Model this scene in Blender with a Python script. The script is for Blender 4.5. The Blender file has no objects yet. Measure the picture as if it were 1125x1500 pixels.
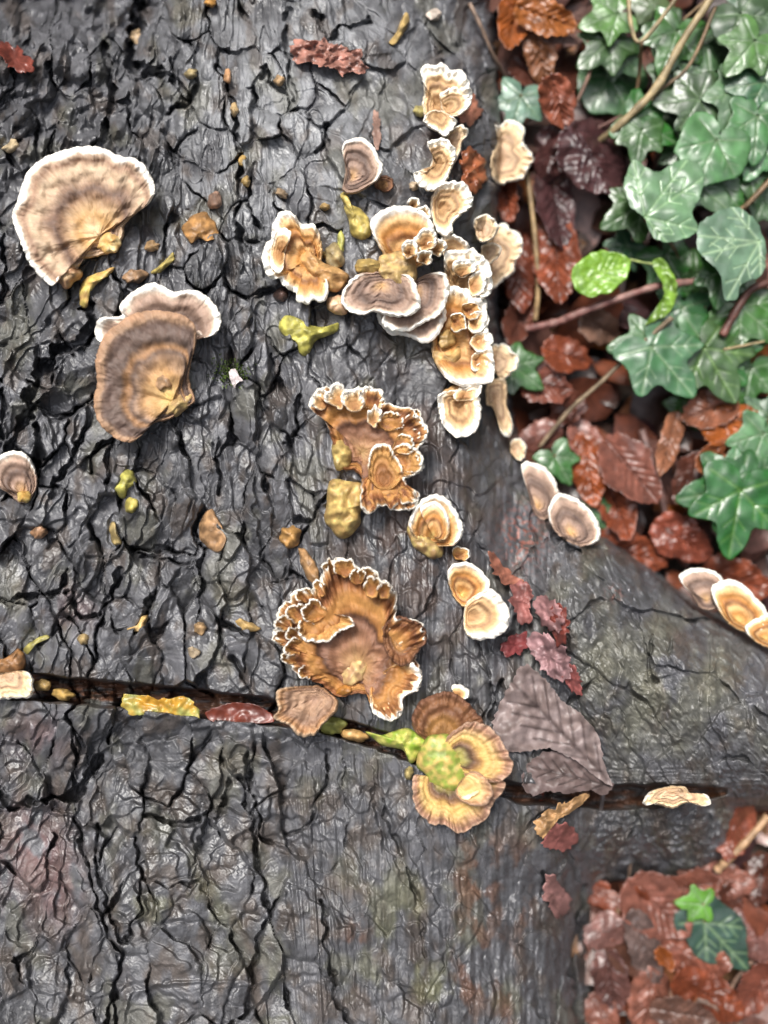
import bpy, math, random
import numpy as np

# ------------------------------------------------------------------ camera, sky, sun, exposure
S = 0.00032          # metres per photo pixel on the reference plane z = 0
D = 0.42             # camera height above that plane
GZ = -0.105          # woodland floor
scene = bpy.context.scene
cam_d = bpy.data.cameras.new('camera'); cam = bpy.data.objects.new('camera', cam_d)
scene.collection.objects.link(cam); scene.camera = cam
cam.location = (0, 0, D)
cam_d.sensor_fit = 'VERTICAL'; cam_d.sensor_height = 24.0
cam_d.lens = 24.0 * D / (1500 * S)
cam_d.clip_start = 0.01; cam_d.clip_end = 200
cam_d.dof.use_dof = True; cam_d.dof.focus_distance = D - 0.002; cam_d.dof.aperture_fstop = 1.7
world = bpy.data.worlds.new('World'); scene.world = world; world.use_nodes = True
wn = world.node_tree.nodes; wl = world.node_tree.links
bg = wn['Background']; bg.inputs[1].default_value = 0.11
sky = wn.new('ShaderNodeTexSky'); sky.sky_type = 'NISHITA'; sky.sun_disc = False
SUN_EL, SUN_AZ = math.radians(58), math.radians(-25)
sky.sun_elevation = SUN_EL; sky.sun_rotation = SUN_AZ; sky.air_density = 1.0; sky.dust_density = 4.0
hsv = wn.new('ShaderNodeHueSaturation'); hsv.inputs['Saturation'].default_value = 0.38
wl.new(sky.outputs[0], hsv.inputs['Color']); wl.new(hsv.outputs[0], bg.inputs[0])
sun_d = bpy.data.lights.new('sun', 'SUN'); sun_d.energy = 1.5; sun_d.angle = math.radians(16); sun_d.color = (1, .97, .92)
sun = bpy.data.objects.new('sun', sun_d); scene.collection.objects.link(sun)
sun.rotation_euler = (-(math.pi/2 - SUN_EL), 0, -SUN_AZ)
vs = scene.view_settings
vs.view_transform = 'Standard'; vs.look = 'None'; vs.gamma = 1; vs.use_curve_mapping = False; vs.exposure = 1.8
scene.cycles.use_denoising = True; scene.cycles.denoising_prefilter = 'ACCURATE'; scene.cycles.denoising_input_passes = 'RGB_ALBEDO_NORMAL'
scene.cycles.max_bounces = 5; scene.cycles.diffuse_bounces = 3; scene.cycles.glossy_bounces = 2

rng = np.random.default_rng(7)
random.seed(7)

# ------------------------------------------------------------------ helpers
def P(u, v, z):
    u = np.asarray(u, float); v = np.asarray(v, float); z = np.asarray(z, float)
    k = S * (D - z) / D
    return np.stack([(u - 562.5) * k, (750 - v) * k, z + 0 * u], -1)

PERM = rng.permutation(512)
GA = rng.random(512) * 2 * np.pi
GX, GY = np.cos(GA), np.sin(GA)
def noise(x, y, seed=0):
    x = np.asarray(x, float); y = np.asarray(y, float)
    xi = np.floor(x).astype(np.int64); yi = np.floor(y).astype(np.int64)
    xf = x - xi; yf = y - yi
    def g(ix, iy, dx, dy):
        h = PERM[(PERM[(ix + seed * 57) & 511] + iy) & 511]
        return GX[h] * dx + GY[h] * dy
    a = xf * xf * xf * (xf * (xf * 6 - 15) + 10); b = yf * yf * yf * (yf * (yf * 6 - 15) + 10)
    n0 = g(xi, yi, xf, yf) * (1 - a) + g(xi + 1, yi, xf - 1, yf) * a
    n1 = g(xi, yi + 1, xf, yf - 1) * (1 - a) + g(xi + 1, yi + 1, xf - 1, yf - 1) * a
    return (n0 * (1 - b) + n1 * b) * 1.5
def fbm(x, y, o=4, seed=0):
    s = 0; a = 1
    for i in range(o):
        s = s + a * noise(x * 2 ** i, y * 2 ** i, seed + i); a *= .5
    return s
def sstep(x): x = np.clip(x, 0, 1); return x * x * (3 - 2 * x)
def segdist(U, V, pts, closed=False):
    d = np.full(np.broadcast(U, V).shape, 1e9)
    n = len(pts)
    for i in range(n if closed else n - 1):
        (x0, y0), (x1, y1) = pts[i], pts[(i + 1) % n]
        dx, dy = x1 - x0, y1 - y0; q = dx * dx + dy * dy + 1e-9
        t = np.clip(((U - x0) * dx + (V - y0) * dy) / q, 0, 1)
        d = np.minimum(d, np.hypot(U - x0 - t * dx, V - y0 - t * dy))
    return d
def inside(U, V, pts):
    r = np.zeros(np.broadcast(U, V).shape, bool); n = len(pts)
    for i in range(n):
        (x0, y0), (x1, y1) = pts[i], pts[(i + 1) % n]
        if y0 == y1: continue
        c = ((y0 > V) != (y1 > V)) & (U < (x1 - x0) * (V - y0) / (y1 - y0) + x0)
        r ^= c
    return r

# ------------------------------------------------------------------ materials
def mat(name, rough=.5, spec=.5, coat=0, bump=None, attr=True, col=(.5, .5, .5), sss=0, var=None, trans=0, rvar=None):
    m = bpy.data.materials.new(name); m.use_nodes = True
    n = m.node_tree.nodes; l = m.node_tree.links; b = n['Principled BSDF']
    b.inputs['Roughness'].default_value = rough; b.inputs['Specular IOR Level'].default_value = spec
    b.inputs['Coat Weight'].default_value = coat; b.inputs['Coat Roughness'].default_value = .2
    tc = n.new('ShaderNodeTexCoord')
    def nz(scale, det=4, vec=None):
        t = n.new('ShaderNodeTexNoise'); t.inputs['Scale'].default_value = scale; t.inputs['Detail'].default_value = det
        l.new(vec or tc.outputs['Object'], t.inputs['Vector']); return t
    src = None
    if attr:
        a = n.new('ShaderNodeAttribute'); a.attribute_name = 'Col'; src = a.outputs['Color']
    if var:
        uvv = None
        if len(var) > 2:
            mp = n.new('ShaderNodeMapping'); mp.inputs['Scale'].default_value = var[2]
            l.new(tc.outputs['UV'], mp.inputs[0]); uvv = mp.outputs[0]
        t = nz(var[0], 5, uvv)
        mr = n.new('ShaderNodeMapRange'); mr.inputs[1].default_value = .3; mr.inputs[2].default_value = .7
        mr.inputs[3].default_value = 1 - var[1]; mr.inputs[4].default_value = 1 + var[1]
        l.new(t.outputs['Fac'], mr.inputs[0])
        mx = n.new('ShaderNodeMix'); mx.data_type = 'RGBA'; mx.blend_type = 'MULTIPLY'; mx.inputs[0].default_value = 1
        if src: l.new(src, mx.inputs[6])
        else: mx.inputs[6].default_value = (*col, 1)
        l.new(mr.outputs[0], mx.inputs[7]); src = mx.outputs[2]
    if src: l.new(src, b.inputs['Base Color'])
    else: b.inputs['Base Color'].default_value = (*col, 1)
    if rvar:
        t = nz(rvar[0], 3); mr = n.new('ShaderNodeMapRange'); mr.inputs[1].default_value = .35; mr.inputs[2].default_value = .65
        mr.inputs[3].default_value = rvar[1]; mr.inputs[4].default_value = rvar[2]
        l.new(t.outputs['Fac'], mr.inputs[0]); l.new(mr.outputs[0], b.inputs['Roughness'])
    if bump:
        bp = n.new('ShaderNodeBump'); bp.inputs['Strength'].default_value = bump[1]; bp.inputs['Distance'].default_value = bump[2]
        t = nz(bump[0], 5); l.new(t.outputs['Fac'], bp.inputs['Height']); l.new(bp.outputs[0], b.inputs['Normal'])
    if sss:
        b.inputs['Subsurface Weight'].default_value = sss; b.inputs['Subsurface Radius'].default_value = (.002, .001, .0006)
        b.inputs['Subsurface Scale'].default_value = 1
    if trans:
        b.inputs['Transmission Weight'].default_value = 0
    return m
M_BARK = mat('wet_bark', .45, .75, .07, bump=(1100, .4, .0005), var=(160, .45), rvar=(60, .38, .66))
M_FUN = mat('fungus_flesh', .6, .3, 0, bump=(1400, .35, .0004), var=(6, .12, (60, 8, 1)))
M_NUB = mat('fungus_knob', .5, .4, .05, bump=(1500, .25, .0004), var=(350, .3))
M_IVY = mat('ivy_leaf', .36, .6, .15, bump=(250, .03, .0005), var=(120, .25))
M_DEAD = mat('dead_leaf', .4, .5, .12, bump=(600, .3, .0005), var=(200, .35))
M_DRY = mat('dull_leaf', .5, .4, .05, bump=(500, .3, .0005), var=(200, .25))
M_TWIG = mat('twig', .5, .4, 0, bump=(700, .4, .0005), var=(250, .35))
M_SOIL = mat('soil', .7, .3, 0, bump=(150, .8, .004), attr=False, col=(.025, .015, .01), var=(60, .5))
M_ADDED_WOOD = mat('added_wood_foliage', .7, .3)
M_MOSS = mat('moss', .6, .3, 0, var=(600, .3))

# ------------------------------------------------------------------ mesh helpers
COL = scene.collection
def mesh_obj(name, verts, faces, m, parent=None, cols=None, uv=None, origin=None, smooth=True, normals=None):
    verts = np.asarray(verts, np.float64)
    if origin is None: origin = np.zeros(3)
    vv = verts - origin
    me = bpy.data.meshes.new(name)
    faces = np.asarray(faces, np.int32)
    k = faces.shape[1]
    me.vertices.add(len(vv)); me.vertices.foreach_set('co', vv.astype(np.float32).ravel())
    me.loops.add(faces.size); me.loops.foreach_set('vertex_index', faces.ravel())
    me.polygons.add(len(faces)); me.polygons.foreach_set('loop_start', np.arange(0, faces.size, k, dtype=np.int32))
    me.update(calc_edges=True)
    if smooth: me.polygons.foreach_set('use_smooth', np.ones(len(faces), bool))
    if cols is not None:
        a = me.color_attributes.new('Col', 'FLOAT_COLOR', 'POINT')
        c4 = np.ones((len(vv), 4), np.float32); c4[:, :3] = cols; a.data.foreach_set('color', c4.ravel())
    if uv is not None:
        ul = me.uv_layers.new(name='UVMap'); ul.data.foreach_set('uv', np.asarray(uv, np.float32)[faces.ravel()].ravel())
    if normals is not None: me.normals_split_custom_set_from_vertices(normals.tolist())
    me.materials.append(m)
    o = bpy.data.objects.new(name, me); COL.objects.link(o)
    if parent is not None:
        o.parent = parent
        o.location = np.asarray(origin) - np.asarray(parent['_o'])
    else: o.location = origin
    return o
def empty(name, at, label, cat, group=None):
    o = bpy.data.objects.new(name, None); COL.objects.link(o); o.location = at; o.empty_display_size = .01
    o['_o'] = [float(a) for a in at]; o['label'] = label; o['category'] = cat
    if group: o['group'] = group
    return o
def tag(o, label, cat, group=None):
    o['label'] = label; o['category'] = cat
    if group: o['group'] = group
    return o
def resample(pts, n):
    p = np.asarray(pts, float); k = len(p)
    q = []
    for i in range(k):
        a, b, c, d = p[i - 1], p[i], p[(i + 1) % k], p[(i + 2) % k]
        for t in np.linspace(0, 1, 12, endpoint=False):
            q.append(.5 * (2 * b + (c - a) * t + (2 * a - 5 * b + 4 * c - d) * t * t + (3 * b - a - 3 * c + d) * t ** 3))
    q = np.array(q); q2 = np.vstack([q, q[:1]])
    s = np.concatenate([[0], np.cumsum(np.hypot(*np.diff(q2, axis=0).T))])
    x = np.linspace(0, s[-1], n, endpoint=False)
    return np.stack([np.interp(x, s, q2[:, 0]), np.interp(x, s, q2[:, 1])], -1), s[-1]
def ring_faces(n, m, base=0, flip=False):
    i = np.arange(n); j = (i + 1) % n; f = []
    for r in range(m - 1):
        a = base + r * n
        q = np.stack([a + i, a + j, a + n + j, a + n + i], -1)
        f.append(q)
    return np.vstack(f)

# ------------------------------------------------------------------ the log: silhouette, relief, bark plates
SIL = [(690, -900), (700, -200), (712, -30), (718, 40), (728, 130), (735, 200), (730, 260), (722, 330), (718, 400), (722, 470), (736, 540),
       (746, 600), (757, 650), (775, 700), (800, 745), (850, 778), (900, 802), (950, 838), (1000, 880), (1060, 915), (1125, 948), (1250, 1015), (1420, 1090),
       (1430, 1190), (1250, 1200), (1125, 1178), (1078, 1188), (1070, 1230), (1055, 1262), (1010, 1288), (940, 1291), (885, 1292), (868, 1327), (862, 1400),
       (868, 1500), (880, 1700), (900, 2300), (-700, 2300), (-850, 1500), (-850, 0), (-760, -900)]
def axis(lo, f0, f1, hi, st):
    def grow(n0, n1):
        o = []; x = n0; s = st; sg = 1 if n1 > n0 else -1
        while (n1 - x) * sg > 0:
            s *= 1.12; x += sg * min(s, 28); o.append(x)
        return o
    return np.array(grow(f0, lo)[::-1] + list(np.arange(f0, f1, st)) + grow(f1, hi))
UA = axis(-860, -15, 1145, 1440, 1.4); VA = axis(-900, -15, 1515, 2310, 1.4)
U, V = np.meshgrid(UA, VA)
dS = segdist(U, V, SIL, True); ins = inside(U, V, SIL)
dS = np.where(ins, dS, -dS) + 3 * fbm(U / 18, V / 18, 2, 90)

KERF = [(-900, 930), (0, 1003), (50, 1007), (220, 1022), (400, 1043), (470, 1058), (560, 1085), (700, 1140), (760, 1163), (890, 1167), (960, 1166), (1062, 1160)]
VALLEY = [(735, 560), (748, 700), (752, 800), (775, 900), (800, 990), (840, 1090), (880, 1150)]

def macro(U, V, dS):
    W = 230 + 90 * sstep((760 - V) / 200) + 110 * sstep((V - 1250) / 150)
    x = np.clip(dS / W, 0, 1)
    z = -.052 * (1 - np.sqrt(np.clip(1 - (1 - x) ** 2, 0, 1)))
    z = np.where(dS < 0, -.052 + dS * .0045, z)
    z += -.040 * sstep((430 - V) / 700) - .05 * sstep((-V) / 900)
    z += -.07 * (np.clip(-U, 0, 900) / 850) ** 2
    z += -.013 * sstep((U - 700) / 300) * sstep((V - 700) / 150)   # root flare lies lower
    z += -.006 * sstep((V - 1050) / 60) * sstep((700 - U) / 200)
    z += -.012 * sstep((V - 1150) / 40) * sstep((U - 800) / 90)
    z += -.015 * np.exp(-(segdist(U, V, VALLEY) / 42) ** 2)
    z += .017 * np.exp(-(segdist(U, V, [(800, 850), (900, 960), (1010, 1020), (1200, 1100)]) / 95) ** 2) * sstep((U - 740) / 90)
    z += -.016 * sstep((V - 1172) / 105) * sstep((U - 800) / 90)
    z += -.018 * sstep((U - 600) / 260) * sstep((V - 1230) / 90)
    z += -.026 * np.exp(-((U - 190) / 48) ** 2 - ((V - 20) / 80) ** 2) - .030 * np.exp(-((U - 60) / 110) ** 2 - ((V + 10) / 55) ** 2)
    z += -.008 * np.exp(-((U - 600) / 70) ** 2 - ((V - 540) / 90) ** 2)
    z += .005 * noise(U / 170, V / 210, 3) + .003 * noise(U / 80, V / 110, 4)
    return z
Zm = macro(U, V, dS)

SEEDS = [(60,440),(20,460),(112,452),(18,575),(52,528),(105,565),(62,645),(90,690),(128,648),(130,700),(152,668),(20,700),(20,745),(60,745),(50,795),(35,850),(72,850),(135,835),
 (150,780),(118,765),(190,850),(235,735),(240,670),(213,790),(266,785),(250,832),(190,900),(250,930),(165,950),(125,905),(60,900),(28,935),(80,965),(110,945),(200,952),(238,895),(320,862),
 (300,930),(340,945),(380,890),(400,865),(330,990),(222,838),(262,852),(290,645),(305,615),(355,610),(300,575),(345,715),(330,845),(303,825),(376,752),(422,600),(405,645),(450,672),
 (430,750),(408,745),(408,822),(462,800),(380,885),(345,905),(425,872),(50,1085),(40,1142),(95,1140),(150,1085),(187,1085),(120,1160),(170,1150),(250,1110),(300,1112),(282,1172),(350,1100),
 (342,1160),(240,1068),(290,1065),(48,1245),(100,1250),(30,1340),(80,1350),(140,1230),(167,1275),(190,1335),(140,1195),(240,1255),(330,1265),(280,1345),(345,1215),(260,1440),(320,1430),
 (60,1430),(120,1400),(30,1480),(150,1450),(110,1480),(192,1460),(397,1195),(380,1140),(415,1110),(432,1165),(392,1265),(440,1340),(385,1420),(360,1480),(405,1480),(445,1470),
 (480,1120),(520,1115),(570,1150),(480,1215),(540,1225),(590,1220),(510,1300),(560,1300),(610,1335),(640,1255),(500,1385),(540,1400),(590,1420),(632,1400),(520,1470),(580,1480),(650,1470),
 (680,1320),(700,1420),(740,1265),(742,1400),(782,1300),(790,1420),(830,1350),(840,1450),(335,40),(385,30),(345,100),(400,130),(360,155),(300,90),(272,100),(310,150),(300,215),(290,265),
 (330,295),(395,175),(440,205),(435,120),(452,50),(480,30),(500,110),(530,40),(560,85),(540,140),(592,40),(480,160),(460,245),(412,230),(430,285),(502,200),(470,295),(400,312),(352,330),
 (360,400),(300,385),(270,430),(332,440),(352,500),(312,505),(400,470),(382,530),(430,562),(500,520),(545,520),(50,60),(100,90),(60,140),(112,170),(160,100),(170,190),(140,30),(210,60),
 (236,90),(240,140),(215,180),(262,180),(200,240),(240,262),(20,200),(10,270),(270,300),(230,320),(200,352),(262,352),(30,30),(180,20),(280,20),(620,60),(660,40),(700,60),(650,120),
 (590,150),(610,230),(570,170),(582,250),(560,560),(600,560),(640,680),(700,680),(660,760),(740,760),(560,790),(600,850),(640,940),(690,970),(720,860),(450,960),(380,970),(10,390),(220,560),(70,330)]
NS = len(SEEDS); allseeds = list(SEEDS)
tries = 0
gridcell = {}
def near(x, y, r):
    cx, cy = int(x // 100), int(y // 100)
    for i in (-1, 0, 1):
        for j in (-1, 0, 1):
            for (a, b) in gridcell.get((cx + i, cy + j), ()):
                if (a - x) ** 2 + (b - y) ** 2 < r * r: return True
    return False
for (a, b) in allseeds: gridcell.setdefault((int(a // 100), int(b // 100)), []).append((a, b))
for _ in range(9000):
    x, y = random.uniform(-860, 1430), random.uniform(-900, 2300)
    infr = -10 < x < 1130 and -10 < y < 1510
    if near(x, y, 85 if infr else 75): continue
    gridcell.setdefault((int(x // 100), int(y // 100)), []).append((x, y)); allseeds.append((x, y))
wu = U + 13 * fbm(U / 65, V / 65, 2, 11) + 2.2 * noise(U / 10, V / 10, 14)
wv = V + 13 * fbm(U / 65, V / 65, 2, 21) + 2.2 * noise(U / 10, V / 10, 24)
D1 = np.full(U.shape, 1e6); D2 = np.full(U.shape, 1e6); ID = np.full(U.shape, -1, np.int32)
WS = rng.uniform(.93, 1.09, len(allseeds)); PH = np.zeros(len(allseeds)); TX = rng.normal(0, 1, len(allseeds)); TY = rng.normal(0, 1, len(allseeds))
for k, (su, sv) in enumerate(allseeds):
    i0, i1 = np.searchsorted(UA, [su - 170, su + 170]); j0, j1 = np.searchsorted(VA, [sv - 210, sv + 210])
    sl = np.s_[j0:j1, i0:i1]
    if su < 175 and 400 < sv < 760: ang, ra = math.atan2(-.8, .55), 1.7
    elif su > 250 and sv < 560: ang, ra = math.atan2(.95, .28), 1.35
    elif su > 460 and sv > 1080: ang, ra = math.pi / 2 + .05, 2.6
    elif su < 450: ang, ra = math.pi / 2 - .08, 2.1
    else: ang, ra = math.pi / 2, 2.0
    if su > 760 and 760 < sv < 1160: ang, ra = math.atan2(.55, .8), 1.6
    dx = wu[sl] - su; dy = wv[sl] - sv
    a = (dx * math.cos(ang) + dy * math.sin(ang)) / math.sqrt(ra); b = (-dx * math.sin(ang) + dy * math.cos(ang)) * math.sqrt(ra)
    d = np.sqrt(a * a + b * b) * WS[k]
    d1, d2 = D1[sl], D2[sl]
    c = d < d1
    D2[sl] = np.where(c, d1, np.minimum(d2, d)); D1[sl] = np.where(c, d, d1); ID[sl] = np.where(c, k, ID[sl])
    PH[k] = rng.normal(0, 1)
E = np.clip(D2 - D1, 0, 200)
amp = .35 + .65 * sstep((560 - U) / 160)
amp = np.where(V < 330, np.minimum(amp, .75), amp)
amp = np.maximum(amp, .85 * sstep((250 - U) / 60) * sstep((300 - V) / 80))
amp = amp * (1 + .35 * sstep((U - 720) / 60) * sstep((V - 700) / 60))
amp = amp * (1 - .22 * sstep((V - 1180) / 80))
gate = sstep((noise(U / 48, V / 75, 31) + .16 - .16 * sstep((V - 1040) / 60)) / .40)
cw = 2.2 + 9 * np.clip(noise(U / 45, V / 45, 33) + .1, 0, 2)
crk = sstep((cw - E) / 2.8) * gate
idc = np.clip(ID, 0, None)
sx = np.array([a for a, b in allseeds])[idc]; sy = np.array([b for a, b in allseeds])[idc]
pl = amp * (np.clip(PH[idc], -1.5, 1.5) * .0026 + np.clip((TX[idc] * (U - sx) + TY[idc] * (V - sy)) * 8e-5, -.005, .005)) * sstep(E / 4.5)
pl = np.where(np.abs(U - sx) + np.abs(V - sy) > 300, 0, pl)
Z = Zm + pl + amp * .0016 * (1 - np.exp(-E / 16)) - .0095 * amp * crk * (.4 + .1 * cw)
CR = [([(0,690),(20,650),(45,590),(60,545),(80,515),(120,500),(135,478),(130,455)],11,9),([(75,722),(100,682),(130,622),(138,580)],6,7),([(50,630),(58,660),(52,692)],7,8),
 ([(134,692),(140,650)],4,6),([(158,705),(165,645)],5,6),([(200,804),(245,806),(285,813)],4,8),([(205,812),(280,826)],3,6),([(292,905),(295,850),(298,800)],5,7),
 ([(0,880),(45,876),(90,868),(97,838)],5,7),([(100,868),(112,895),(140,906),(165,882),(176,830)],5,7),([(231,858),(221,880),(215,910),(200,924)],5,6),
 ([(0,1165),(20,1178),(70,1172),(110,1166),(135,1130),(150,1110)],8,10),([(110,1185),(115,1230),(130,1270),(145,1330),(160,1370),(180,1400),(170,1450),(155,1500)],4,6),
 ([(145,1210),(143,1250),(155,1320),(180,1385),(205,1340),(208,1290),(200,1230)],4,6),([(205,1290),(250,1302),(262,1290),(300,1296)],3,4),
 ([(218,1195),(240,1203),(265,1207),(290,1202),(328,1182),(334,1150)],6,8),([(360,1100),(368,1150),(385,1220),(396,1236)],4,6),
 ([(355,1140),(375,1230),(378,1260),(388,1300),(395,1340),(380,1380),(370,1420),(365,1480),(340,1500)],5,6),([(482,1100),(478,1140),(455,1200),(440,1222),(418,1216)],4,5),
 ([(475,1320),(480,1390),(490,1450),(512,1500)],5,5),([(320,95),(338,140),(345,180),(352,240),(347,310),(355,370)],4,6),([(420,10),(418,60),(425,110),(430,150),(452,172)],4,5),
 ([(205,-20),(198,50),(188,95),(232,108)],11,12),([(258,115),(275,150),(246,162)],6,8),([(440,580),(432,612),(437,640),(416,645)],4,5),([(432,762),(455,762),(478,728)],5,7),
 ([(398,520),(400,560),(418,560)],3,4),([(320,645),(322,690),(318,730)],4,5),([(400,850),(440,845)],3,6),([(100,1050),(112,1110),(108,1150)],4,5),([(425,330),(402,300)],4,5),
 ([(380,110),(392,100),(396,120),(420,140)],4,5),([(480,185),(478,215),(462,225)],4,5),([(540,30),(500,40),(480,62)],5,6),([(690,1100),(720,1020),(700,940)],3,4),
 ([(560,1170),(580,1230),(610,1300),(625,1400)],4,4),([(855,1300),(840,1420),(850,1500)],7,9),([(735,1000),(722,1050)],6,7),([(795,1280),(800,1330)],4,5),([(0,560),(8,600),(0,640)],5,7),
 ([(955,930),(950,985),(962,1000)],4,4),([(800,745),(815,790),(850,815)],6,6),([(985,930),(975,985)],3,3),([(0,320),(10,400),(0,440)],5,6),([(150,60),(165,130),(150,210),(140,215)],7,7)]
Wc = noise(U / 22, V / 22, 41) * 7; Wd = noise(U / 22, V / 22, 42) * 7
CRK = np.zeros(U.shape)
for pts, w, dep in CR:
    pa = np.array(pts, float)
    i0, i1 = np.searchsorted(UA, [pa[:, 0].min() - 40, pa[:, 0].max() + 40]); j0, j1 = np.searchsorted(VA, [pa[:, 1].min() - 40, pa[:, 1].max() + 40])
    sl = np.s_[j0:j1, i0:i1]
    d = segdist(U[sl] + Wc[sl], V[sl] + Wd[sl], pts)
    ww = w * .66 * (1 + .9 * noise(U[sl] / 24, V[sl] / 24, 43) + .5 * noise(U[sl] / 8, V[sl] / 8, 44))
    CRK[sl] = np.maximum(CRK[sl], dep * sstep((np.maximum(ww, .5) * 1.35 - d) / 3.2) * np.clip(1 + .8 * noise(U[sl] / 30, V[sl] / 30, 49), .2, 1.5))
Z -= CRK * .0013
# flaking layers: terraces with sharp broken edges
lean = .45 - .7 * sstep((U - 150) / 350)
lw_ = 5 * noise(U / 16, V / 16, 45); lv_ = 5 * noise(U / 16, V / 16, 46)
smo = 1 - .6 * np.exp(-((U - 430) / 170) ** 2 - ((V - 150) / 210) ** 2)      # the smooth pale bark at upper centre
for sc_, hh, sd_ in ((95, .0034, 47), (60, .0018, 48)):
    tn = 2.2 * noise((U + lw_ + lean * (V - 750)) / sc_, (V + lv_) / (sc_ * 2.0), sd_) + .35 * noise(U / 30, V / 45, sd_ + 3)
    fr = tn - np.floor(tn)
    Z += smo * hh * (.35 + .65 * amp) * (np.floor(tn) + sstep(fr / .12) - .6 * tn)
# small broken facets: cells with their own tilt and a hairline joint
def cells(cu_, cv_, seed, jit=.8):
    x = (U + 4 * noise(U / 20, V / 20, seed) + lean * .5 * (V - 750)) / cu_; y = (V + 4 * noise(U / 20, V / 20, seed + 1)) / cv_
    xi = np.floor(x).astype(np.int64); yi = np.floor(y).astype(np.int64)
    f1 = np.full(U.shape, 9.); f2 = np.full(U.shape, 9.); bx = np.zeros(U.shape); by = np.zeros(U.shape); bh = np.zeros(U.shape, np.int64)
    for i in (-1, 0, 1):
        for j in (-1, 0, 1):
            h = PERM[(PERM[(xi + i + seed * 31) & 511] + yi + j) & 511]
            ox = .5 + jit * (RA[h] - .5); oy = .5 + jit * (RB[h] - .5)
            dx = x - xi - i - ox; dy = y - yi - j - oy; d = np.hypot(dx, dy); c = d < f1
            f2 = np.where(c, f1, np.minimum(f2, d)); f1 = np.where(c, d, f1)
            bx = np.where(c, dx, bx); by = np.where(c, dy, by); bh = np.where(c, h, bh)
    return f2 - f1, bx, by, bh
RA = rng.random(512); RB = rng.random(512); RC = rng.normal(0, 1, 512); RD = rng.normal(0, 1, 512); RE = rng.normal(0, 1, 512)
for (cu_, cv_, sd_, hh, tl, jd) in ((34, 72, 3, .0013, .0021, .0005), (14, 24, 7, .00020, .00045, .0001)):
    ee, bx, by, bh = cells(cu_, cv_, sd_)
    gg = sstep((noise(U / 60, V / 60, sd_ + 20) + .25) / .5)
    Z += smo * (.35 + .65 * amp) * (RC[bh] * hh + np.clip((RD[bh] * bx + RE[bh] * by) * tl, -.002, .002)) * sstep(ee / .12) * (.4 + .6 * gg) - jd * gg * sstep((.10 - ee) / .08) * (.4 + .6 * amp)
# wrinkled wet skin of the bark
vert = sstep((U - 420) / 120) * sstep((V - 480) / 200) * (1 - sstep((U - 780) / 60) * sstep((1180 - V) / 60))
fu = (U + lean * .5 * (V - 750)) / (9 - 2 * vert); fv = V / (24 + 26 * vert)
q1 = noise(U / 30, V / 30, 51); q2 = noise(U / 30, V / 30, 52)
rid = 1 - np.abs(noise(fu + .9 * q1, fv + .9 * q2, 53)) * 2
rid2 = 1 - np.abs(noise(fu * 2.1 + 1.9 * q2, fv * 2.1 + 1.9 * q1, 55)) * 2
patch = .25 + .75 * sstep((noise(U / 70, V / 70, 57) + .3) / .6)
rough_amp = (1 - .45 * sstep((V - 1050) / 50) * sstep((480 - U) / 80)) * (.55 + .7 * sstep((260 - U) / 80) * sstep((330 - V) / 90)) * patch
Z += smo * rough_amp * (.00021 * rid + .00015 * rid2) + .0010 * fbm(U / 34, V / (40 + 60 * vert), 3, 60) + .00038 * (np.abs(noise(U / 5, V / (5 + 5 * vert), 65)) + .5 * np.abs(noise(U / 2.6, V / (2.6 + 3 * vert), 67))) + vert * (.0011 * noise(U / 7, V / 80, 66) + .0012 * noise(U / 16, V / 150, 68))
fine = (U > -20) & (U < 1150) & (V > -20) & (V < 1520)
# deep chunky knobs, top left, and the rugged underside of the root
Z += .007 * (np.abs(fbm(U / 26, V / 20, 3, 75)) - .3) * sstep((U - 850) / 40) * sstep((V - 1172) / 25)
Z += .0022 * (np.abs(fbm((U + V) / 40, (U - V) / 22, 3, 77)) - .3) * sstep((U - 770) / 60) * sstep((1165 - V) / 20) * sstep((V - 720) / 60)
Z += .011 * (np.abs(fbm(U / 50, V / 60, 3, 70)) - .35) * sstep((300 - U) / 80) * sstep((300 - V) / 80)
# smoothed bark level that things sit on (before the saw cut)
def blur(A, k):
    for ax in (0, 1):
        pad = [(0, 0), (0, 0)]; pad[ax] = (k + 1, k)
        c = np.cumsum(np.pad(A, pad, mode='edge'), axis=ax)
        A = (np.take(c, range(2 * k + 1, c.shape[ax]), axis=ax) - np.take(c, range(0, c.shape[ax] - 2 * k - 1), axis=ax)) / (2 * k + 1)
    return A
Zs = blur(blur(Z, 8), 6) + .0006
# the saw kerf
dk = segdist(U, V + 3 * noise(U / 30, V / 8, 71), KERF)
kw = np.interp(U, [-900, 0, 60, 400, 470, 720, 760, 890, 960, 1040, 1075], [19, 18, 18, 19, 14, 12, 12, 18, 16, 9, 0])
kdep = np.interp(U, [-900, 400, 560, 720, 800, 960, 1040, 1075], [.028, .028, .018, .018, .03, .034, .016, 0])
kf = sstep((kw + 2.5 - dk) / 5)
Z = Z - kdep * kf * (1 + .15 * noise(U / 25, V / 6, 73))

def lookup(A):
    def f(u, v):
        u = np.clip(np.asarray(u, float), UA[0], UA[-1] - 1e-6); v = np.clip(np.asarray(v, float), VA[0], VA[-1] - 1e-6)
        i = np.clip(np.searchsorted(UA, u, 'right') - 1, 0, len(UA) - 2); j = np.clip(np.searchsorted(VA, v, 'right') - 1, 0, len(VA) - 2)
        a = (u - UA[i]) / (UA[i + 1] - UA[i]); b = (v - VA[j]) / (VA[j + 1] - VA[j])
        return (A[j, i] * (1 - a) + A[j, i + 1] * a) * (1 - b) + (A[j + 1, i] * (1 - a) + A[j + 1, i + 1] * a) * b
    return f
zbark = lookup(Z); zmac = lookup(Zs)

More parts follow.
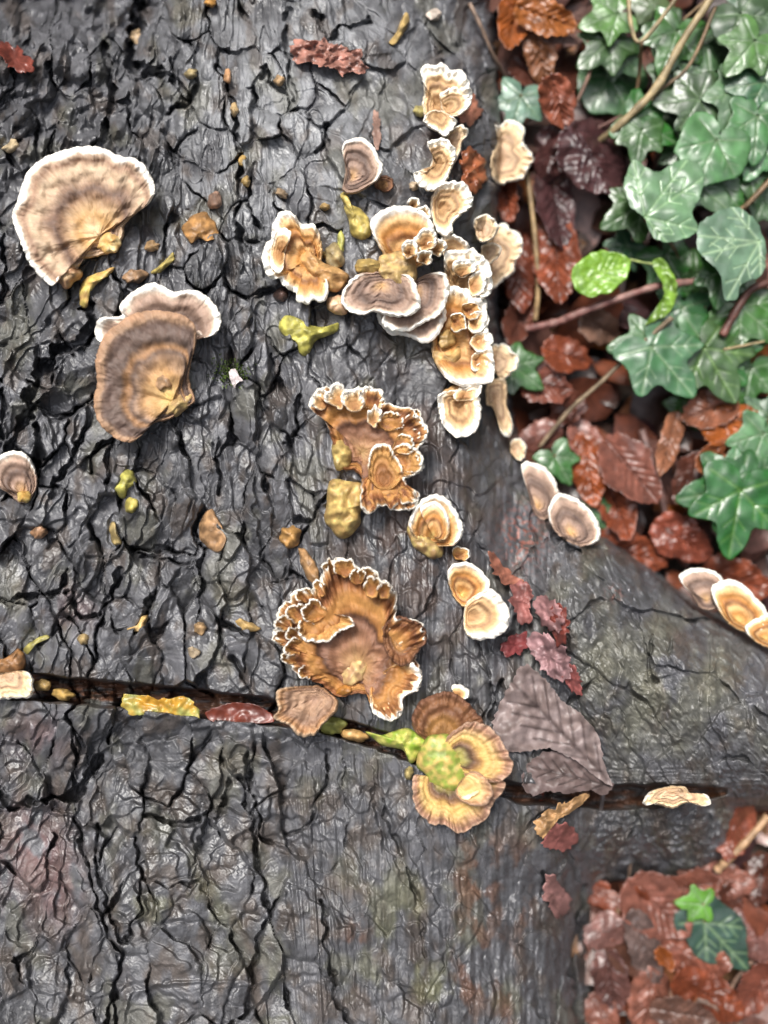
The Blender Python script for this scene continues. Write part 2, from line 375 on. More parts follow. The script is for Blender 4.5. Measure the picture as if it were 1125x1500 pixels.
def blob(cu, cv, ru, rv): return np.exp(-((U - cu) / ru) ** 2 - ((V - cv) / rv) ** 2)
n1 = fbm(U / 60, V / 90, 4, 80); n2 = fbm(U / 35, V / 60, 4, 84)
C = np.empty(U.shape + (3,)); C[:] = (.068, .068, .0745)
C *= (.78 + .5 * rng.random(len(allseeds)))[idc][..., None] ** (.4 + .6 * amp[..., None])
def mixc(w, c):
    global C
    w = np.clip(w, 0, 1)[..., None]; C = C * (1 - w) + np.array(c) * w
mixc(.85 * blob(430, 150, 180, 220) * sstep((n1 + .7) / .6), (.20, .205, .215))  # paler plates at upper centre, with sky sheen also put into the colour
mixc(sstep((n2 - .1) / .5) * .6, (.062, .046, .036))
mixc(sstep((n1 - .15) / .5) * .5, (.10, .097, .072))
mixc((blob(40, 1245, 50, 70) + .8 * blob(85, 1300, 30, 60) + .5 * blob(60, 1080, 40, 30) + .5 * blob(110, 890, 30, 30)) * sstep((n2 + .6) / .7), (.125, .075, .075))
mixc((blob(700, 1290, 35, 70) + blob(690, 1420, 25, 60) + blob(765, 1300, 14, 60) + .7 * blob(740, 1450, 12, 80) + .8 * blob(520, 1390, 16, 40)) * .65 * sstep((n2 + .1) / .5), (.16, .055, .022))
mixc((.7 * blob(600, 1400, 70, 120) + .5 * blob(410, 1470, 40, 50) + .5 * blob(270, 1320, 70, 60) + .6 * blob(680, 1470, 60, 40)) * .6 * sstep((n1 + .1) / .5), (.14, .14, .055))
mixc(.7 * blob(950, 1000, 150, 120) * sstep((n1 + .5) / .6), (.12, .117, .088))
mixc(.75 * (blob(650, 200, 50, 90) + blob(620, 650, 60, 160) + blob(640, 860, 90, 110) + blob(545, 780, 60, 60)) * sstep((n2 + .5) / .7), (.06, .043, .038))
mixc((blob(765, 785, 30, 40) + .6 * blob(900, 870, 12, 10)) * sstep((noise(U / 6, V / 6, 88)) / .3), (.2, .07, .05))
mixc(.35 * sstep((V - 1080) / 80) * sstep((n2 + .3) / .6), (.06, .048, .04))
mixc(kf * sstep((U + 20) / 40) * .85 * sstep((fbm(U / 40, V / 9, 3, 91) + .5) / .6), (.10, .036, .012))

PW = P(U, V, Z)
gu = np.gradient(PW, axis=1); gv = np.gradient(PW, axis=0)
NRM = np.cross(gv, gu); NRM /= np.linalg.norm(NRM, axis=2, keepdims=True) + 1e-12
nv, nu = U.shape
idx = np.arange(nv * nu).reshape(nv, nu)
quads = np.stack([idx[:-1, :-1], idx[1:, :-1], idx[1:, 1:], idx[:-1, 1:]], -1).reshape(-1, 4)
keep = (Z > GZ - .03).ravel()
quads = quads[keep[quads].all(1)]
pid = ID.ravel()[quads[:, 0]]
pu, pv_ = U.ravel()[quads[:, 0]], V.ravel()[quads[:, 0]]
isplate = (pid >= 0) & (pid < NS) & (pu > -14) & (pv_ > -14) & (pv_ < 1514)
ldx = np.abs(pu - np.array([a for a, b in allseeds])[np.clip(pid, 0, None)]) < 160
group = np.where(isplate & ldx, pid, -1)
log = empty('fallen_log', P(300, 700, 0), 'large dark wet log with cracked bark, sawn slot and root flare', 'log')
PWf = PW.reshape(-1, 3); Cf = C.reshape(-1, 3); Nf = NRM.reshape(-1, 3)
order = np.argsort(group, kind='stable'); gs = group[order]
starts = np.flatnonzero(np.r_[True, gs[1:] != gs[:-1]]); ends = np.r_[starts[1:], len(gs)]
rest = []
for a, b in zip(starts, ends):
    q = quads[order[a:b]]
    if gs[a] < 0 or b - a < 120:
        rest.append(q); continue
    vi, inv = np.unique(q, return_inverse=True)
    mesh_obj('bark_plate', PWf[vi], inv.reshape(-1, 4), M_BARK, log, Cf[vi], origin=PWf[vi].mean(0), normals=Nf[vi])
q = np.vstack(rest); vi, inv = np.unique(q, return_inverse=True)
mesh_obj('bark', PWf[vi], inv.reshape(-1, 4), M_BARK, log, Cf[vi], origin=P(300, 700, 0), normals=Nf[vi])

# ------------------------------------------------------------------ woodland floor
gx = np.concatenate([[-60, -20, -6, -2], np.linspace(-.9, .9, 91), [2, 6, 20, 60]])
GXX, GYY = np.meshgrid(gx, gx)
gzz = GZ - .012 + .008 * noise(GXX * 9, GYY * 9, 5) * (np.abs(GXX) < 1.2) * (np.abs(GYY) < 1.2)
gi = np.arange(GXX.size).reshape(GXX.shape)
gq = np.stack([gi[:-1, :-1], gi[:-1, 1:], gi[1:, 1:], gi[1:, :-1]], -1).reshape(-1, 4)
g = mesh_obj('ground', np.stack([GXX, GYY, gzz], -1).reshape(-1, 3), gq, M_SOIL); g['kind'] = 'structure'

# unseen ring of wood, added so sideways-facing wet bark reflects dark, not sky
NW = 9000
wa = rng.uniform(0, 2 * np.pi, NW); wr = rng.uniform(3.6, 6.5, NW); wz = GZ + 6.2 * rng.random(NW) ** .8 * (wr / 5.0)
wc = np.stack([wr * np.cos(wa), wr * np.sin(wa), wz], -1)
wd = rng.normal(0, 1, (NW, 3, 3)) * .26
wo = mesh_obj('woodland', (wc[:, None] + wd).reshape(-1, 3), np.arange(3 * NW).reshape(-1, 3), M_ADDED_WOOD, None, np.repeat(np.array([(.03, .04, .018)]) * (.5 + rng.random((NW, 1))), 3, axis=0), smooth=False)
wo['kind'] = 'stuff'; wo['label'] = 'added unseen ring of dark wood for the wet bark to reflect'; wo['category'] = 'woodland'

# ------------------------------------------------------------------ fungus builders
WHITE = (.86, .82, .74); CREAM = (.74, .58, .38); TAN = (.50, .30, .13); ORANGE = (.44, .20, .055); BROWN = (.20, .085, .035); DARK = (.075, .042, .03)
YEL = (.56, .40, .14); BUFF = (.46, .31, .20); GREY = (.20, .15, .12); GREEN = (.17, .24, .03); OLIVE = (.33, .28, .07)
PAL = {
 'buff': [(0, CREAM), (.2, TAN), (.32, (.44, .29, .16)), (.44, (.26, .16, .10)), (.52, (.13, .08, .06)), (.58, (.22, .14, .095)), (.66, (.44, .31, .21)), (.76, (.50, .37, .25)), (.85, (.27, .165, .11)), (.91, (.48, .35, .25)), (.95, WHITE), (1, WHITE)],
 'band': [(0, YEL), (.2, (.46, .29, .13)), (.34, (.38, .22, .10)), (.44, (.30, .19, .12)), (.52, (.10, .065, .05)), (.6, (.28, .15, .07)), (.68, (.11, .075, .06)), (.84, (.12, .08, .065)), (.89, (.16, .10, .07)), (.91, (.30, .19, .12)), (1, (.34, .20, .12))],
 'grey': [(0, TAN), (.3, (.30, .20, .15)), (.55, (.12, .08, .065)), (.7, (.24, .16, .12)), (.82, (.36, .25, .19)), (.89, (.58, .46, .36)), (.92, WHITE), (1, WHITE)],
 'cream': [(0, (.40, .24, .11)), (.22, (.30, .17, .08)), (.38, (.52, .35, .18)), (.5, (.26, .15, .08)), (.6, (.50, .31, .15)), (.70, (.66, .48, .29)), (.80, (.8, .7, .55)), (.86, WHITE), (1, WHITE)],
 'creamt': [(0, (.34, .2, .1)), (.25, BUFF), (.42, (.52, .37, .23)), (.55, (.30, .19, .12)), (.66, (.55, .39, .23)), (.75, (.60, .44, .27)), (.85, (.66, .50, .32)), (.93, (.8, .68, .5)), (1, WHITE)],
 'orange': [(0, YEL), (.2, ORANGE), (.4, TAN), (.5, BROWN), (.62, ORANGE), (.75, (.50, .30, .13)), (.84, (.66, .48, .28)), (.9, WHITE), (1, WHITE)],
 'rufous': [(0, (.42, .28, .12)), (.15, (.36, .20, .10)), (.3, (.28, .14, .08)), (.42, (.22, .11, .07)), (.47, (.09, .045, .03)), (.52, (.30, .13, .04)), (.66, (.48, .24, .075)), (.78, (.26, .105, .04)), (.86, (.15, .06, .03)), (.93, (.42, .20, .07)), (.975, (.6, .42, .25)), (.985, WHITE), (1, WHITE)],
 'ruff': [(0, (.20, .085, .03)), (.4, (.30, .13, .045)), (.65, (.46, .24, .08)), (.86, (.50, .28, .10)), (.925, (.62, .44, .26)), (.95, WHITE), (1, WHITE)],
 'ruffp': [(0, (.26, .12, .045)), (.4, (.38, .20, .08)), (.62, (.54, .34, .16)), (.76, CREAM), (.84, WHITE), (1, WHITE)],
 'moss': [(0, GREEN), (.2, GREEN), (.35, OLIVE), (.5, (.10, .06, .04)), (.58, (.40, .22, .06)), (.75, (.55, .36, .13)), (.88, (.36, .20, .11)), (1, (.42, .25, .16))],
 'mossr': [(0, (.20, .22, .05)), (.2, (.30, .26, .08)), (.36, (.12, .07, .05)), (.46, (.24, .13, .06)), (.55, (.52, .33, .11)), (.72, (.58, .40, .16)), (.85, (.40, .24, .13)), (.94, (.34, .19, .13)), (1, (.46, .30, .21))],
 'tanr': [(0, (.36, .22, .09)), (.3, (.50, .32, .12)), (.6, (.58, .40, .18)), (.85, (.42, .25, .14)), (1, (.44, .28, .19))],
 'brown': [(0, (.18, .09, .04)), (.4, (.30, .15, .05)), (.6, (.14, .06, .03)), (.8, (.22, .10, .045)), (1, (.16, .075, .045))],
 'shag': [(0, (.22, .13, .09)), (.4, (.36, .23, .15)), (.7, (.20, .12, .08)), (.9, (.36, .20, .10)), (1, (.5, .36, .24))],
}
for k_, f_ in (('rufous', .84), ('ruff', .86), ('mossr', .86), ('brown', .85)): PAL[k_] = [(t_, c_ if c_ is WHITE else tuple(x * f_ for x in c_)) for t_, c_ in PAL[k_]]
seedc = [100]
def cap(parent, outline, c, pal, lift=9, base=2, ruf=0, wl=26, rin=0, th=1.6, nz=.6, cup=0, zoff=0, allw=False, zones=3, name='cap', pw=.8, zat=None):
    """one bracket: a shelf growing from c out to the traced margin (millimetres for heights)"""
    seedc[0] += 1; sd = seedc[0]
    if name == 'frill': pw = 2.3; ruf = max(ruf, 2.2); rin = max(rin, 2)
    elif pal in ('cream', 'creamt'):
        ruf = max(ruf, 2); rin = max(rin, 2); wl = min(wl, 18)
        outline = [(c[0] + (x - c[0]) * 1.08, c[1] + (y - c[1]) * 1.08) for x, y in outline]
    lift = lift * 1.2
    lg = np.hypot(*(np.diff(np.array(outline + outline[:1], float), axis=0)).T).sum()
    n = int(np.clip(lg / 1.5, 48, 420)); B, per = resample(outline, n)
    c = np.array(c, float); R = B - c; L = np.hypot(R[:, 0], R[:, 1]); Lm = np.percentile(L, 92)
    m = int(np.clip(Lm / 2.2, 12, 44))
    s = np.arange(n) / n * per
    th_ = np.arange(n) / n * 2 * np.pi
    def per_noise(f, k): return noise(np.cos(th_) * f + 7.3 * k, np.sin(th_) * f + 3.1 * k, sd % 50)
    B = B + (R / (L[:, None] + 1e-6)) * (per_noise(per / 2 / np.pi / 7, 1) * 1.4 + per_noise(per / 2 / np.pi / 3.5, 4) * .6)[:, None]
    R = B - c; L = np.hypot(R[:, 0], R[:, 1])
    w = np.clip(per_noise(per / 2 / np.pi / (wl * .5), 2) * 1.8, -1, 1)
    lf = sstep(L / Lm * 1.3 - .15)
    zc00 = float(zmac(*(zat or c))); zc = zc00 + .0008 + base / 1000 + zoff / 1000
    zB = np.maximum(zmac(B[:, 0], B[:, 1]), zc00 - .006)
    ze = np.maximum(.45 * zB + .55 * zc00, zB - .004) + zoff / 1000 + (lift * (.25 + .75 * lf) + base * .5 + ruf * w * lf) / 1000
    t = 1 - (1 - np.linspace(.03, 1, m)) ** 1.35
    T = t[:, None]; ed = sstep((T - .62) / .38)
    pos = c + R[None] * T[..., None]
    if rin: pos = pos - (R / (L[:, None] + 1e-6))[None] * (rin * np.maximum(0, w) * lf)[None, :, None] * ed[..., None]
    g = T ** pw
    z = zc + ((ze - (ruf * w * lf) / 1000) - zc)[None] * g + (ruf * w * lf / 1000)[None] * ed
    z = z - cup / 1000 * np.sin(np.pi * np.clip(T, 0, 1)) * 1.0
    rad = np.hypot(pos[..., 0] - c[0], pos[..., 1] - c[1])
    z = z + .00045 * np.sin(T * 2 * np.pi * zones * 1.5 + 2 * per_noise(.8, 3)[None]) * sstep(T * 3)
    z = z + nz / 1000 * (noise(pos[..., 0] / 18, pos[..., 1] / 18, sd % 40) + .3 * noise(pos[..., 0] / 7, pos[..., 1] / 7, sd % 37) + .14 * noise(pos[..., 0] / 3, pos[..., 1] / 3, sd % 31))
    z = z + .00035 * (per_noise(per / 2 / np.pi / 3.2, 5))[None] * ed
    z = z - .0007 * sstep((T - .93) / .07) ** 2
    z = np.maximum(z, zbark(pos[..., 0], pos[..., 1]) + .0006)
    # rim and underside
    Rh = R / (L[:, None] + 1e-6)
    top = P(pos[..., 0], pos[..., 1], z)
    rimp = pos[-1] + Rh * 1.2; rim = P(rimp[:, 0], rimp[:, 1], z[-1] - th / 2000)
    tb = np.array([.995, .9, .7, .45, .2, .05])[:, None]
    pb = c + (pos[-1] - c)[None] * tb[..., None]
    zb0 = np.minimum(z[-1] - th / 1000, z[-1])
    zroot = zc00 - .006
    zb = zb0[None] * (tb ** .7) + zroot * (1 - tb ** .7)
    ti = np.clip(np.searchsorted(t, tb[:, 0]), 0, m - 1)
    zb = np.minimum(zb, z[ti] - .001)
    bot = P(pb[..., 0], pb[..., 1], zb)
    vt = np.vstack([top.reshape(-1, 3), rim, bot.reshape(-1, 3)])
    rows = m + 1 + 6
    F = ring_faces(n, rows)
    F = F[:, ::-1]
    cen = P(c[0], c[1], z[0].mean())[None]
    vt = np.vstack([vt, cen]); ci = len(vt) - 1
    i = np.arange(0, n, 2); fan = np.stack([np.full(len(i), ci), i % n, (i + 1) % n, (i + 2) % n], -1)
    F = np.vstack([F, fan])
    # colour zones (pigment of the cap)
    pt = np.array([p[0] for p in PAL[pal]]); pc = np.array([p[1] for p in PAL[pal]])
    tz = np.clip(T + .07 * noise(pos[..., 0] / 34, pos[..., 1] / 34, 61) * (1 - ed * .8) + .03 * per_noise(2.0, 7)[None] * (1 - .7 * ed) + .008 * noise(pos[..., 0] / 4, pos[..., 1] / 4, 63) + .05 * (per_noise(3.2, 11) - .15)[None] * ed * (T < .985), 0, 1)
    cc = np.stack([np.interp(tz, pt, pc[:, k]) for k in range(3)], -1)
    # the pale growing margin has a constant width in millimetres and fades where the cap joins the wood
    if not allw:
        far = sstep((L / Lm - .48) / .22)[None, :, None] * np.ones_like(cc)
        nom = np.interp(np.clip(tz, 0, .80), pt, pc[:, 0]); nom = np.stack([np.interp(np.clip(tz * .86, 0, .8), pt, pc[:, k]) for k in range(3)], -1)
        cc = cc * far + nom * (1 - far)
    mot = 1 + .26 * noise(pos[..., 0] / 17, pos[..., 1] / 17, 64) + .10 * noise(pos[..., 0] / 7, pos[..., 1] / 7, 65) + .16 * noise(pos[..., 0] / 2.6, pos[..., 1] / 2.6, 66) + .08 * per_noise(per / 2 / np.pi / 2.6, 9)[None] * (T > .3)
    lum = cc.max(-1, keepdims=True)
    cc = cc * (1 + (np.clip(mot, .5, 1.5)[..., None] - 1) * np.clip(1.25 - lum, .2, 1))
    ccr = cc.reshape(-1, 3)
    under = np.array([(.62, .50, .36)] * (6 * n))
    cols = np.vstack([ccr, cc[-1], under, cc[0].mean(0)[None]])
    uvt = np.stack([np.broadcast_to(s[None] / 100, T.shape[:1] + s.shape), np.broadcast_to(T, (m, n))], -1).reshape(-1, 2)
    uv = np.vstack([uvt, uvt[-n:], np.tile(uvt[-n:], (6, 1)), [[0, 0]]])
    return mesh_obj(name, vt, F, M_FUN, parent, np.clip(cols, .01, .88), uv, origin=P(c[0], c[1], zc))
def circ(cx, cy, rx, ry=None, rot=0, n=14, wob=.12):
    ry = ry or rx; r = math.radians(rot); o = []
    for i in range(n):
        a = 2 * math.pi * i / n; k = 1 + random.uniform(-wob, wob)
        x, y = rx * k * math.cos(a), ry * k * math.sin(a)
        o.append((cx + x * math.cos(r) - y * math.sin(r), cy + x * math.sin(r) + y * math.cos(r)))
    return o
def dome(parent, outline, c, col, h=5, name='knob', zoff=0, lump=.35, col2=None, m_=None):
    seedc[0] += 1; sd = seedc[0]
    lg = np.hypot(*(np.diff(np.array(outline + outline[:1], float), axis=0)).T).sum()
    n = int(np.clip(lg / 1.6, 20, 160)); B, per = resample(outline, n); c = np.array(c, float)
    th_ = np.arange(n) / n * 2 * np.pi; rr_ = 1.6; B0 = B
    B = c + (B - c) * (1 + .16 * noise(np.cos(th_) * rr_ + sd, np.sin(th_) * rr_, 5))[:, None]
    m = int(np.clip(n / 6, 7, 22)); t = np.sin(np.linspace(.04, 1, m) * np.pi / 2); T = t[:, None]
    pos = c + (B - c)[None] * T[..., None]
    zb = zmac(pos[..., 0], pos[..., 1])
    ln = noise(pos[..., 0] / 14, pos[..., 1] / 14, sd % 40) + .12 * noise(pos[..., 0] / 4, pos[..., 1] / 4, sd % 30)
    prof = np.sqrt(np.clip(1 - T ** 2, 0, 1)) ** .8
    base = zb
    z = base * T ** 2 + (1 - T ** 2) * (zb.mean() + .0005) + zoff / 1000 + h / 1000 * prof * (1 + lump * ln) - .001 * (T > .97)
    z[-1] = np.minimum(z[-1], base[-1] - .0006)
    V_ = P(pos[..., 0], pos[..., 1], z).reshape(-1, 3)
    skirt = P(B[:, 0], B[:, 1], z[-1] - .004)
    cen = P(c[0], c[1], z[0].mean())[None]
    vt = np.vstack([V_, skirt, cen]); ci = len(vt) - 1
    F = ring_faces(n, m + 1)[:, ::-1]
    i = np.arange(0, n - (n % 2), 2); fan = np.stack([np.full(len(i), ci), i % n, (i + 1) % n, (i + 2) % n], -1)
    F = np.vstack([F, fan])
    col2 = col2 or tuple(x * .5 for x in col)
    k = sstep(noise(pos[..., 0] / 10, pos[..., 1] / 10, (sd + 3) % 40) + .4)[..., None]
    cc = np.array(col) * k + np.array(col2) * (1 - k)
    cols = np.vstack([cc.reshape(-1, 3), cc[-1], cc[0].mean(0)[None]])
    return mesh_obj(name, vt, F, m_ or M_NUB, parent, np.clip(cols, .01, .88), origin=P(c[0], c[1], float(zmac(*c))))
def fungus(c, label, group='bracket fungi growing on the log'):
    return empty('bracket_fungus', P(c[0], c[1], float(zmac(*c))), label, 'fungus', group)

# --- left caps
f = fungus((140, 345), 'large solitary buff fan fungus with a broad white margin at upper left')
cap(f, [(19,320),(27,291),(39,256),(60,235),(89,222),(124,215),(153,219),(174,229),(196,233),(213,245),(226,275),(219,297),(199,313),(183,329),(178,350),(163,368),(138,376),(118,380),(110,398),(86,402),(76,418),(46,388),(30,352)],
    (145,345), 'buff', lift=13, base=8, nz=1.6, ruf=1, wl=60, th=2.4, pw=.55)
dome(f, circ(98, 400, 21, 20), (98, 400), (.52, .36, .20), 9, zoff=4, col2=(.40, .22, .12))
dome(f, circ(160, 356, 19, 15), (160, 356), (.62, .48, .24), 8, zoff=5, col2=(.55, .34, .12))
dome(f, [(115,436),(122,412),(140,400),(166,392),(163,402),(143,415),(132,432),(127,452),(116,450)], (133, 415), (.52, .32, .12), 6, name='stalk', col2=(.55, .42, .12))
f = fungus((250, 585), 'tall brown zoned fan fungus with white lobed top, below the large buff fan')
cap(f, [(140,483),(149,466),(178,463),(176,448),(195,428),(225,415),(255,428),(285,426),(310,442),(323,465),(318,486),(304,493),(290,484),(284,500),(262,520),(225,540),(190,540),(165,512),(153,503),(143,497)],
    (243, 508), 'grey', lift=11, base=3, nz=.7, ruf=1, wl=40, th=2.2)
cap(f, [(147,505),(160,485),(178,472),(192,462),(222,456),(258,459),(283,474),(287,500),(280,530),(276,556),(284,588),(262,600),(252,612),(225,620),(205,640),(188,648),(165,638),(145,618),(138,590),(143,560),(141,530)],
    (252, 588), 'band', lift=14, base=6, nz=1.3, ruf=.8, wl=50, th=3.0, allw=True, pw=.6)
dome(f, circ(240, 557, 17, 14, -30), (240, 557), (.44, .27, .15), 4, zoff=8)
dome(f, circ(262, 592, 24, 13, -40), (262, 592), (.50, .36, .15), 7, zoff=4, col2=(.34, .22, .10))
f = fungus((30, 715), 'small grey-brown fan fungus cut by the left picture edge, above a yellow cup')
cap(f, [(-14,690),(0,668),(20,661),(40,668),(52,690),(53,712),(42,732),(28,735),(12,722),(-6,712)], (34, 722), 'grey', lift=8, base=3, th=1.6)
dome(f, circ(35, 728, 11, 9), (35, 728), (.55, .40, .13), 6, zoff=4, col2=(.35, .20, .05))
f = fungus((5, 990), 'small pale disc fungus sitting in the left end of the sawn slot')
cap(f, [(-16,992),(10,985),(38,984),(46,1000),(42,1018),(20,1020),(-16,1019)], (5, 988), 'creamt', lift=5, base=3, th=1.5)
dome(f, [(-8,968),(10,963),(30,950),(37,965),(34,982),(14,986),(-8,984)], (14, 973), (.34, .17, .07), 6)

# --- upper centre group
f = fungus((530, 262), 'small dark-centred fan fungus with clean white rim, alone above the central cluster')
cap(f, [(501,217),(510,206),(528,203),(544,212),(553,228),(560,245),(554,261),(538,274),(517,283),(502,278),(505,263),(506,245)], (516, 260), 'grey', lift=8, base=2)
cap(f, circ(563, 268, 15, 11, 20), (560, 272), 'brown', lift=3, base=1)
f = fungus((560, 420), 'broad fungus cluster with curled left fan and layered white-edged shelves, upper centre')
cap(f, [(552,462),(562,480),(575,490),(598,492),(620,502),(636,496),(648,478),(653,455),(635,430),(590,430),(562,445)], (603, 432), 'grey', lift=6, base=1, th=1.2, ruf=1.2)
cap(f, [(560,468),(575,484),(600,484),(615,476),(635,466),(650,452),(657,425),(652,402),(632,400),(610,410),(585,430)], (606, 426), 'grey', lift=10, base=4, th=1.2, ruf=1)
cap(f, [(500,436),(512,455),(532,461),(548,456),(575,463),(605,460),(616,445),(612,428),(600,405),(560,398),(520,405)], (560, 418), 'grey', lift=9, base=9, th=1.4, ruf=1.2, nz=1.4)
cap(f, [(543,332),(552,314),(577,303),(606,305),(627,317),(637,341),(634,366),(618,388),(594,394),(570,380),(556,362)], (598, 384), 'orange', lift=12, base=3, th=1.8, ruf=.6)
cap(f, [(384,380),(390,358),(399,349),(399,332),(407,316),(419,309),(432,315),(441,328),(460,329),(465,336),(470,352),(472,372),(470,390),(480,410),(480,432),(472,443),(460,440),(451,445),(435,440),(433,428),(417,420),(410,408),(399,409),(389,396)],
    (450, 380), 'orange', lift=11, base=6, th=1.5, ruf=2.2, wl=26, rin=2, nz=1)
cap(f, [(400,350),(404,338),(414,334),(426,340),(424,352),(418,366),(415,392),(408,400),(398,390),(396,368)], (412, 370), 'ruffp', lift=5, base=3, zoff=9, th=1, ruf=1)
dome(f, [(436,370),(446,364),(458,370),(475,384),(500,394),(512,405),(506,420),(490,427),(470,420),(450,402),(438,386)], (472, 396), (.48, .28, .11), 9, name='stalk', zoff=5, col2=(.36, .20, .08))
dome(f, circ(540, 390, 20, 13), (540, 390), (.52, .36, .12), 8, zoff=3)
dome(f, circ(497, 445, 17, 16), (497, 445), (.66, .46, .30), 8, zoff=2, col2=(.55, .34, .2))
dome(f, [(560,375),(578,366),(600,376),(610,400),(603,425),(580,428),(562,410),(552,392)], (580, 398), (.34, .23, .11), 8, zoff=6, col2=(.46, .32, .13), lump=.35)
for (x, y, r, zo) in ((601,366,13,13),(625,352,17,12),(622,376,12,15),(639,362,13,10),(606,298,9,2),(620,312,11,6)):
    cap(f, circ(x, y, r, r * .9, 0, 10, .2), (x - 2, y + r * .45), 'ruffp', lift=6, base=1, zoff=zo + 4, th=1, ruf=1.4, wl=12, rin=1)
f = fungus((487, 372), 'small tan ear-shaped fungus knob beside the curled fan')
dome(f, [(475,365),(487,356),(500,364),(504,380),(497,396),(483,392),(476,380)], (489, 376), (.42, .32, .16), 8)

# --- chain at top right
f = fungus((645, 150), 'pale cream lobed fungus highest in the chain at the log top right')
cap(f, [(618,108),(625,99),(636,100),(648,97),(659,107),(671,106),(680,116),(685,128),(687,146),(678,160),(660,172),(640,180),(625,174),(621,156),(623,133)], (640, 155), 'cream', lift=11, base=2, ruf=2, wl=18, rin=2)
cap(f, [(645,143),(655,133),(672,130),(684,138),(687,152),(679,164),(662,170),(652,166)], (655, 158), 'cream', lift=7, base=4, zoff=6, ruf=1.2, wl=14, rin=1)
cap(f, [(621,177),(632,186),(643,193),(652,198),(662,187),(666,175),(657,168),(640,162),(627,166)], (642, 167), 'cream', lift=7, base=4, zoff=5, ruf=1.2, wl=14, rin=1)
dome(f, circ(615, 163, 9, 9), (615, 163), (.5, .42, .16), 5)
f = fungus((645, 240), 'cream drooping fungus lobe second from top in the right-hand chain')
cap(f, [(678,185),(683,197),(676,208),(673,222),(664,236),(657,222),(655,205),(664,190)], (660, 208), 'creamt', lift=6, base=1)
cap(f, [(627,212),(636,208),(646,205),(659,212),(666,228),(659,249),(650,267),(632,277),(614,268),(609,252),(618,255),(630,247),(634,231)], (641, 240), 'cream', lift=9, base=3, zoff=2, ruf=1.8, wl=16, rin=2)
f = fungus((650, 303), 'tan ear-like fungus with white edge third in the right-hand chain')
cap(f, [(637,282),(644,272),(660,269),(676,270),(684,280),(689,294),(684,306),(668,318),(662,327),(662,337),(652,344),(640,336),(634,317),(632,298)], (646, 306), 'cream', lift=9, base=2, ruf=1.8, wl=16, rin=2)
f = fungus((740, 230), 'pale tan wavy fungus at the log edge against dark purple leaves', 'bracket fungi at the log edge')
cap(f, [(726,187),(733,188),(742,181),(756,183),(766,194),(764,210),(778,231),(771,245),(762,259),(746,263),(735,268),(723,258),(721,231),(729,215),(730,200)], (733, 232), 'creamt', lift=8, base=4, ruf=1.5, zoff=4)
f = fungus((722, 370), 'pale tan stacked fungus at the log edge right of the central cluster', 'bracket fungi at the log edge')
cap(f, [(727,336),(738,331),(745,339),(756,344),(762,355),(761,371),(751,386),(748,398),(735,408),(724,418),(715,419),(712,400),(712,375),(716,350)], (720, 378), 'creamt', lift=8, base=3, zoff=3, ruf=1)
cap(f, [(695,326),(703,317),(716,318),(726,327),(727,338),(718,350),(706,354),(698,343)], (707, 338), 'creamt', lift=6, base=4, zoff=7)
cap(f, [(706,362),(722,358),(733,364),(728,376),(716,388),(708,380)], (714, 370), 'creamt', lift=4, base=2, zoff=8)
f = fungus((668, 415), 'bright white-topped fungus rosette just right of the layered shelves')
cap(f, [(652,375),(660,371),(677,371),(690,368),(703,376),(714,392),(717,413),(714,429),(700,438),(687,434),(668,424),(655,413),(652,392)], (668, 416), 'cream', lift=13, base=3, zoff=4, ruf=1.2)
cap(f, [(646,352),(658,344),(672,348),(684,358),(682,374),(664,382),(650,372)], (660, 368), 'cream', lift=6, base=3, zoff=3)
cap(f, circ(700, 415, 13, 18, 15, 10), (690, 420), 'ruffp', lift=6, base=2, zoff=19, ruf=1.2, wl=12)
cap(f, circ(680, 392, 17, 13, -10, 10), (674, 405), 'ruffp', lift=6, base=2, zoff=19, ruf=1.2, wl=12)
f = fungus((658, 500), 'long orange-brown fungus with broad white right margin below the white-topped rosette')
cap(f, [(655,425),(670,420),(688,430),(706,440),(712,456),(714,480),(718,500),(722,518),(724,545),(719,560),(697,563),(680,566),(662,560),(650,550),(641,537),(634,518),(634,498),(641,476),(648,456)], (656, 500), 'orange', lift=14, base=4, ruf=1.6, wl=22, nz=1.6)
cap(f, [(664,430),(684,424),(704,432),(714,446),(706,460),(684,462),(668,450)], (676, 448), 'ruffp', lift=6, base=3, zoff=11, ruf=1.6, wl=14, rin=2)
dome(f, circ(655, 497, 14, 15), (655, 497), (.50, .32, .12), 7, zoff=6)
dome(f, [(634,520),(642,514),(656,520),(672,505),(680,512),(672,535),(655,542),(640,534)], (658, 525), (.52, .32, .12), 6, zoff=6)
for (x, y, r, zo) in ((700,472,14,13),(706,500,15,13),(704,528,14,13),(700,548,13,11),(672,472,12,9),(690,456,12,12)):
    cap(f, circ(x, y, r, r * 1.1, 0, 10, .2), (x - r * .5, y), 'ruffp' if x > 695 else 'ruff', lift=6, base=1, zoff=zo + 5, th=1, ruf=1, wl=12)
f = fungus((672, 598), 'cup-shaped cream fungus at the lower end of the long orange-brown one')
cap(f, [(643,588),(646,578),(660,574),(680,570),(700,564),(703,570),(701,585),(702,602),(699,621),(689,633),(671,637),(660,630),(648,618),(646,603)], (672, 594), 'cream', lift=11, base=2, ruf=1)
cap(f, circ(683, 577, 19, 10, -10, 10), (678, 582), 'ruffp', lift=4, base=3, zoff=8, th=1)
dome(f, [(650,572),(668,563),(686,560),(688,570),(672,578),(654,582)], (668, 571), (.5, .30, .13), 5, zoff=6)
f = fungus((725, 530), 'grey-lilac fungus shelf peeking out behind the log edge above the small ivy leaf', 'bracket fungi at the log edge')
cap(f, [(721,509),(731,506),(742,509),(751,518),(757,527),(753,540),(742,550),(733,554),(726,545),(716,535)], (722, 532), 'creamt', lift=5, base=2, zoff=-2)
